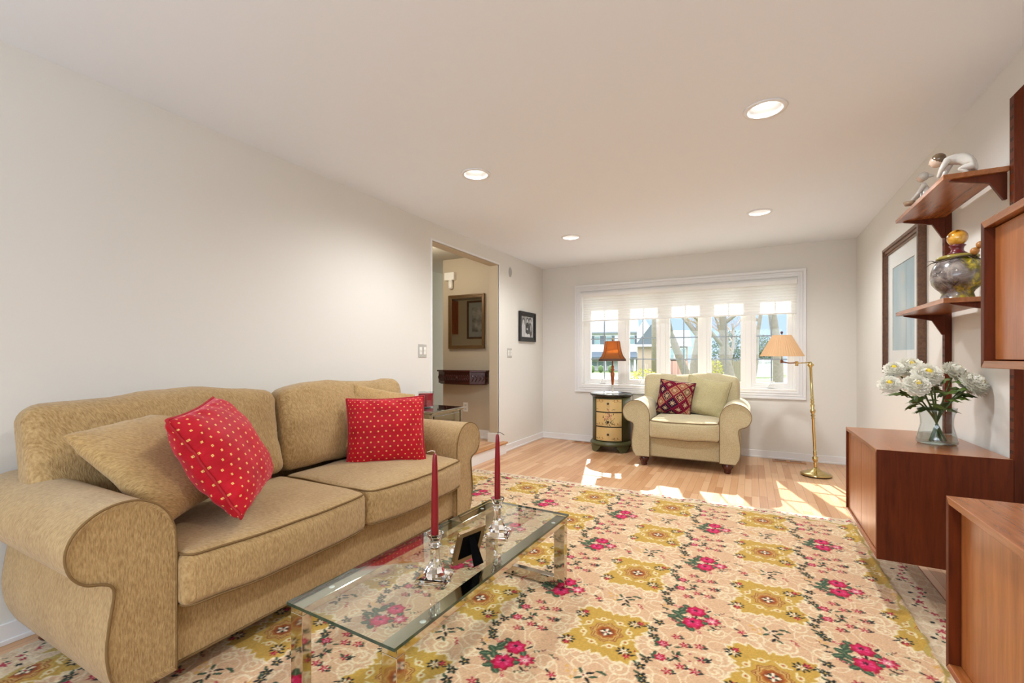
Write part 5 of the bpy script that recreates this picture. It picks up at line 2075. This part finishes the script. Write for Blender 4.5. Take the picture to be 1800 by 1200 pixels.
rb = [bm.verts.new((j2.x + (.083 + .0016 * (-1) ** q) * cos(2 * pi * q / n), j2.y + (.083 + .0016 * (-1) ** q) * sin(2 * pi * q / n), 1.384)) for q in range(n)]
for q in range(n):
    bm.faces.new((ra[q], ra[(q + 1) % n], rb[(q + 1) % n], rb[q]))
obj('shade', bm, M['pleat'], fl)
obj('finial', ball(B(), j2 + Vector((0, 0, .293)), .012, 12, 8, (1, 1, 1.2)), M['bun'], fl)

# ------------------------------------------------------------------ wooden floor vents
for nm, x0_, x1_, y0_, y1_ in (('oak floor vent by the baseboard beside the brass lamp', .205, .525, 5.83, 5.935), ('oak floor vent by the baseboard left of the painted chest', -2.17, -1.87, 5.83, 5.935)):
    t = thing('floor_vent', nm, 'floor vent', ((x0_ + x1_) / 2, (y0_ + y1_) / 2, 0), group='oak floor vents')
    w_, d_ = (x1_ - x0_) / 2, (y1_ - y0_) / 2
    obj('frame', one_box(-w_, w_, -d_, d_, 0.0002, .008), M['ventwood'], t, bevel=.002)
    bm = B()
    for i in range(2):
        for q in range(10):
            xx = -w_ + .025 + i * (w_ - .012) + q * (w_ - .05) / 10
            box(bm, xx, xx + .006, -d_ + .025, d_ - .025, .0078, .0084)
    obj('slots', bm, M['slot'], t)

# ------------------------------------------------------------------ outdoors
GZ0 = -.80


def spot(u, zc):
    """ground position at lateral angle u (tangent, right positive) and depth zc from the camera station"""
    return Vector((c_ * u * zc - s_ * zc, s_ * u * zc + c_ * zc, GZ0))


def U(px):
    return (px - 900) / 794.0


def zat(v, zc):
    return 1.163 + (627.6 - v) / 794.0 * zc


M['lawn'] = plain('spring_lawn', srgb(112, 126, 72), 0.9, var=.25)
M['drive'] = plain('pale_driveway', srgb(206, 204, 200), 0.9)
M['siding'] = plain('white_siding', srgb(236, 236, 236), 0.7)
M['roofg'] = plain('grey_shingles', srgb(150, 152, 156), 0.9, var=.2)
M['roofd'] = plain('slate_shingles', srgb(112, 118, 122), 0.9, var=.2)
M['shutter'] = plain('grey_shutter', srgb(104, 112, 120), 0.6)
M['extwin'] = plain('far_window_glass', srgb(150, 172, 172), 0.2)
M['stone'] = plain('tan_stone', srgb(196, 172, 150), 0.9, var=.2)
k = NT('pink_brick')
br = k.n('TexBrick')
br.inputs['Color1'].default_value = srgb(206, 160, 140)
br.inputs['Color2'].default_value = srgb(190, 140, 122)
br.inputs['Mortar'].default_value = srgb(220, 205, 195)
br.inputs['Scale'].default_value = 1.6
k.l(k.coord(), br.inputs['Vector'])
k.set(Base_Color=br.outputs[0], Roughness=.9)
M['brick'] = k.m
M['bark'] = plain('grey_brown_bark', srgb(164, 150, 134), 0.95, var=.35, bumps=(8, .6, .05))
M['twigs'] = plain('bare_twigs', srgb(184, 162, 142), 0.95)
M['leafy'] = plain('yellow_green_leaves', srgb(196, 190, 84), 0.9, var=.3)
M['bushg'] = plain('bush_green', srgb(110, 134, 80), 0.9, var=.3)
M['everg'] = plain('evergreen', srgb(104, 122, 86), 0.9, var=.4)
M['fencew'] = plain('white_fence', srgb(240, 238, 236), 0.6)
M['fencewood'] = plain('weathered_fence', srgb(164, 150, 126), 0.9, var=.25)
bm = B()
g0 = [bm.verts.new(p) for p in ((-120, YB + .6, GZ0), (80, YB + .6, GZ0), (80, 150, GZ0), (-120, 150, GZ0))]
bm.faces.new(g0)
struct('lawn', bm, M['lawn'])
bm = B()
p_ = [spot(U(1352), 42), spot(U(1400), 24), spot(U(1450), 24), spot(U(1420), 42)]
bm.faces.new([bm.verts.new(q + Vector((0, 0, .02))) for q in p_])
struct('path', bm, M['drive'])
bm = B()
p_ = [spot(U(1000), 46), spot(U(1180), 46), spot(U(1180), 41), spot(U(1000), 41)]
bm.faces.new([bm.verts.new(q + Vector((0, 0, .02))) for q in p_])
struct('road', bm, M['drive'])


struct('bounce_slab', one_box(-9, 6, YB + T + .02, 11.5, GZ0, GZ0 + .06), M['drive'])  # unseen pale slab added to bounce sunlight up to the ceiling


def facing(pos):
    """z rotation that turns local -y towards the camera station"""
    return math.atan2(pos.y, pos.x) - pi / 2


# white colonial house behind the two left sashes
D1 = 66.0
kx = D1 / 794.0
hpos = spot(U(1085), D1)
h1 = thing('white_house', 'white sided house with grey roof seen through the two left sashes', 'house', hpos, facing(hpos))


def hx_(px):
    return (px - 1085) * kx


def hz_(v):
    return (627.6 - v) * kx + 1.163 - GZ0


bm = one_box(hx_(985), hx_(1131), 0, 8, 0, hz_(585))
obj('walls', bm, M['siding'], h1)
bm = B()
for i in range(22):
    zz = .3 + i * .26
    if zz < hz_(586):
        box(bm, hx_(985), hx_(1131), -.03, 0, zz, zz + .02)
obj('siding_lines', bm, plain('siding_board_edges', srgb(212, 214, 216), .8), h1)
bm = B()
prism(bm, [(-.5, hz_(586)), (4, hz_(553)), (8.5, hz_(586)), (8.5, hz_(583.5)), (4, hz_(550)), (-.5, hz_(583.5))], 'x', hx_(980), hx_(1122))
obj('roof', bm, M['roofg'], h1)
bm = B()
prism(bm, [(hx_(1118), hz_(586)), (hx_(1131), hz_(562)), (hx_(1146), hz_(586))], 'y', -.6, 8)
box(bm, hx_(1118), hx_(1131), -.6, 0, 0, hz_(586))
obj('gable', bm, M['siding'], h1)
bm = B()
prism(bm, [(-2.2, hz_(627)), (.05, hz_(618)), (.05, hz_(623)), (-2.2, hz_(629.5))], 'x', hx_(1000), hx_(1128))
obj('porch_roof', bm, M['shutter'], h1)
for px in (1064, 1090, 1114, 1040):
    obj('porch_post', one_box(hx_(px) - .12, hx_(px) + .12, -2.1, -1.86, 0, hz_(629)), M['siding'], h1)
for px in (1050.5, 1070.5, 1109.5):
    wn_ = obj('window', one_box(hx_(px) - .35, hx_(px) + .35, -.06, 0, hz_(604), hz_(591)), M['extwin'], h1)
    for sg in (-1, 1):
        obj('shutter', one_box(hx_(px) + sg * .62 - .2, hx_(px) + sg * .62 + .2, -.08, 0, hz_(604.5), hz_(590)), M['shutter'], wn_)
for px in (1045, 1057, 1072):
    obj('window', one_box(hx_(px) - .38, hx_(px) + .38, -.06, 0, hz_(643), hz_(636)), M['extwin'], h1)

# brick and stone house with slate gable
D2 = 48.0
kx2 = D2 / 794.0
p2 = spot(U(1170), D2)
h2 = thing('brick_house', 'tan and brick house with slate gable roof behind the bare trees', 'house', p2, facing(p2))


def gx_(px):
    return (px - 1170) * kx2


def gz_(v):
    return (627.6 - v) * kx2 + 1.163 - GZ0


obj('walls', one_box(gx_(1122), gx_(1206), 0, 6, 0, gz_(604)), M['stone'], h2)
obj('brick_front', one_box(gx_(1172), gx_(1207), -.3, 0, 0, gz_(634)), M['brick'], h2)
bm = B()
prism(bm, [(gx_(1118), gz_(607)), (gx_(1146), gz_(570)), (gx_(1180), gz_(607))], 'y', -.5, 6.5)
obj('gable_roof', bm, M['roofd'], h2)
bm = B()
prism(bm, [(-.6, gz_(606)), (3, gz_(578)), (6.6, gz_(606))], 'x', gx_(1164), gx_(1212))
obj('roof', bm, M['roofg'], h2)
obj('fascia', one_box(gx_(1118), gx_(1212), -.72, -.55, gz_(609), gz_(605)), M['siding'], h2)
w_ = obj('window', one_box(gx_(1176), gx_(1203), -.35, 0, gz_(632), gz_(611)), M['siding'], h2)
for px in (1180, 1189.5, 1199):
    obj('pane', one_box(gx_(px) - .2, gx_(px) + .2, -.40, -.3, gz_(629), gz_(613)), M['extwin'], w_)

for px, lab in ((1041, 'clipped green bush at the white house, leftmost by the window edge'), (1056, 'clipped green bush at the white house, middle of the three'), (1073.5, 'clipped green bush at the white house beside the table lamp stem')):
    pos = spot(U(px), 58)
    bm = B()
    g_ = bmesh.ops.create_icosphere(bm, subdivisions=4, radius=1)
    for v in bm.verts:
        v.co *= 1 + .10 * noise.noise(v.co * 5) + .06 * noise.noise(v.co * 13)
        v.co = Vector((v.co.x * .28, v.co.y * .28, v.co.z * .46 + .44))
    o = obj('clipped_bush', bm, M['bushg'], smooth=True)
    o.scale = (1.1, 1.1, 1.0)
    o.location = pos
    tag(o, lab, 'bush', 'clipped bushes by the white house')


def bare_tree(name, label, px, zc, h, r0, seed, lean_=(0, 0), levels=4, spread=.62, first=.35, mat='bark'):
    rnd = random.Random(seed)
    pos = spot(U(px), zc)
    root = thing(name, label, 'tree', pos, group='bare trees outside the window')
    tr, tw_ = B(), B()

    def grow(p, d, ln, r_, lv):
        n = 4
        pts, rr = [p], [r_]
        q = p.copy()
        dd = d.copy()
        for i in range(n):
            dd = (dd + Vector((rnd.uniform(-1, 1), rnd.uniform(-1, 1), rnd.uniform(-.3, .5))) * .16).normalized()
            q = q + dd * ln / n
            pts.append(q.copy())
            rr.append(max(.006, r_ * (1 - .55 * (i + 1) / n)))
        tube(tr if lv <= 1 else tw_, pts, rr, 8 if lv <= 1 else 5, cap=False)
        if lv >= levels:
            return
        nb = 3 if lv == 0 else 4
        for b in range(nb):
            t_ = first + (1 - first) * (b + .6) / nb if lv == 0 else .3 + .7 * (b + .5) / nb
            i = min(n - 1, int(t_ * n))
            bp = pts[i].lerp(pts[i + 1], t_ * n - i)
            az = rnd.random() * 2 * pi
            nd = (dd * .6 + Vector((cos(az), sin(az), .35)) * spread).normalized()
            grow(bp, nd, ln * rnd.uniform(.5, .72), rr[min(i + 1, n)] * rnd.uniform(.45, .7), lv + 1)
    grow(Vector((0, 0, -.1)), Vector((lean_[0], lean_[1], 1)).normalized(), h, r0, 0)
    obj('trunk', tr, M[mat], root)
    obj('branches', tw_, M['twigs'], root)


bare_tree('bare_tree', 'grey leaning tree trunk through the middle sash, left of the pair', 1219, 27, 7, .28, 3, tuple((rt * -.32)[:2]), 4)
bare_tree('bare_tree', 'thick bare tree trunk at the right edge of the middle sash', 1222, 24, 6.5, .34, 5, tuple((rt * -.04)[:2]), 4)
bare_tree('bare_tree', 'forked bare tree filling the fourth sash above the wooden fence', 1292, 22, 4.2, .34, 8, tuple((rt * -.18)[:2]), 5, .95, .2)
bare_tree('bare_tree', 'pale upright tree trunk through the right sash behind the floor lamp shade', 1368, 26, 9, .30, 12, (0, 0), 4, .7, .45)
bare_tree('bare_tree', 'slim bare tree left of the pale trunk in the right sash', 1322, 34, 7, .22, 15, (0, 0), 4, .8, .3)
bare_tree('bare_tree', 'distant bare tree between the fourth and right sashes', 1285, 48, 9, .25, 18, (0, 0), 4, .8, .3)
pos = spot(U(1149.5), 36)
o = obj('utility_pole', tube(B(), [(0, 0, 0), (0, 0, 8.5)], [.20, .16], 12), M['bark'])
o.location = pos
tag(o, 'brown wooden utility pole through the second sash', 'pole')


def leafy(name, label, px, zc, w, h, n, mat, seed, cat='shrub', size=.10, z0=0.0):
    rnd = random.Random(seed)
    root = thing(name, label, cat, spot(U(px), zc) + Vector((0, 0, z0)))
    bm = B()
    for i in range(n):
        while True:
            p = Vector((rnd.uniform(-1, 1), rnd.uniform(-1, 1), rnd.uniform(0, 1)))
            if p.x ** 2 + p.y ** 2 + (p.z - .45) ** 2 * 3.2 < 1:
                break
        p = Vector((p.x * w / 2, p.y * w / 3, p.z * h))
        a = Vector((rnd.gauss(0, 1), rnd.gauss(0, 1), rnd.gauss(0, 1))).normalized()
        b = a.orthogonal().normalized()
        s2 = size * rnd.uniform(.6, 1.3)
        bm.faces.new([bm.verts.new(p + q) for q in (a * s2, b * s2 * .45, -a * s2, -b * s2 * .45)])
    obj('foliage', bm, M[mat], root)
    bm = B()
    for i in range(12):
        x, y = rnd.uniform(-.4, .4) * w, rnd.uniform(-.2, .2) * w
        tube(bm, [(x * .2, y * .2, -z0), (x * .6, y * .6, h * .5), (x, y, h * rnd.uniform(.8, 1.15))], [.03, .02, .008], 5)
    obj('stems', bm, M['twigs'], root)


leafy('flowering_shrub', 'yellow green budding shrub below the second sash', 1131, 16.5, 1.6, 1.55, 1500, 'leafy', 4, size=.055)
leafy('garden_shrub', 'yellow green shrub at the left of the wooden fence in the fourth sash', 1256, 21, .9, 1.9, 700, 'leafy', 9, size=.06)
leafy('evergreen_tree', 'dark evergreen tree left in the right sash beyond the white fence', 1338, 52, 3.6, 4.6, 1600, 'everg', 6, 'tree', .16)
leafy('evergreen_tree', 'green evergreen tree behind the wooden fence in the fourth sash', 1285, 56, 5, 5.2, 1600, 'everg', 16, 'tree', .18)
# fences
pa, pb = spot(U(1244), 30), spot(U(1312), 30)
fe = thing('wooden_fence', 'weathered wooden board fence through the fourth sash', 'fence', pa, math.atan2((pb - pa).y, (pb - pa).x))
L_ = (pb - pa).length
bm = B()
x = 0
i = 0
while x < L_:
    box(bm, x, x + .135, 0, .02, .05, 1.72 + .03 * (i % 3))
    x += .15
    i += 1
obj('boards', bm, M['fencewood'], fe)
bm = B()
box(bm, 0, L_, .02, .07, .4, .5)
box(bm, 0, L_, .02, .07, 1.3, 1.4)
obj('rails', bm, M['fencewood'], fe)
pa, pb = spot(U(1318), 44), spot(U(1376), 44)
fe = thing('vinyl_fence', 'white vinyl fence with lattice top through the right sash', 'fence', pa, math.atan2((pb - pa).y, (pb - pa).x))
L_ = (pb - pa).length
obj('panel', one_box(0, L_, 0, .04, .08, 1.30), M['fencew'], fe)
bm = B()
x = 0
while x < L_ - .3:
    tube(bm, [(x, .02, 1.32), (x + .3, .02, 1.62)], .016, 4)
    tube(bm, [(x + .3, .02, 1.32), (x, .02, 1.62)], .016, 4)
    x += .15
box(bm, 0, L_, 0, .04, 1.62, 1.68)
obj('lattice', bm, M['fencew'], fe)
x = 0
while x < L_:
    obj('post', one_box(x - .06, x + .06, -.03, .07, 0, 1.75), M['fencew'], fe)
    x += 1.3
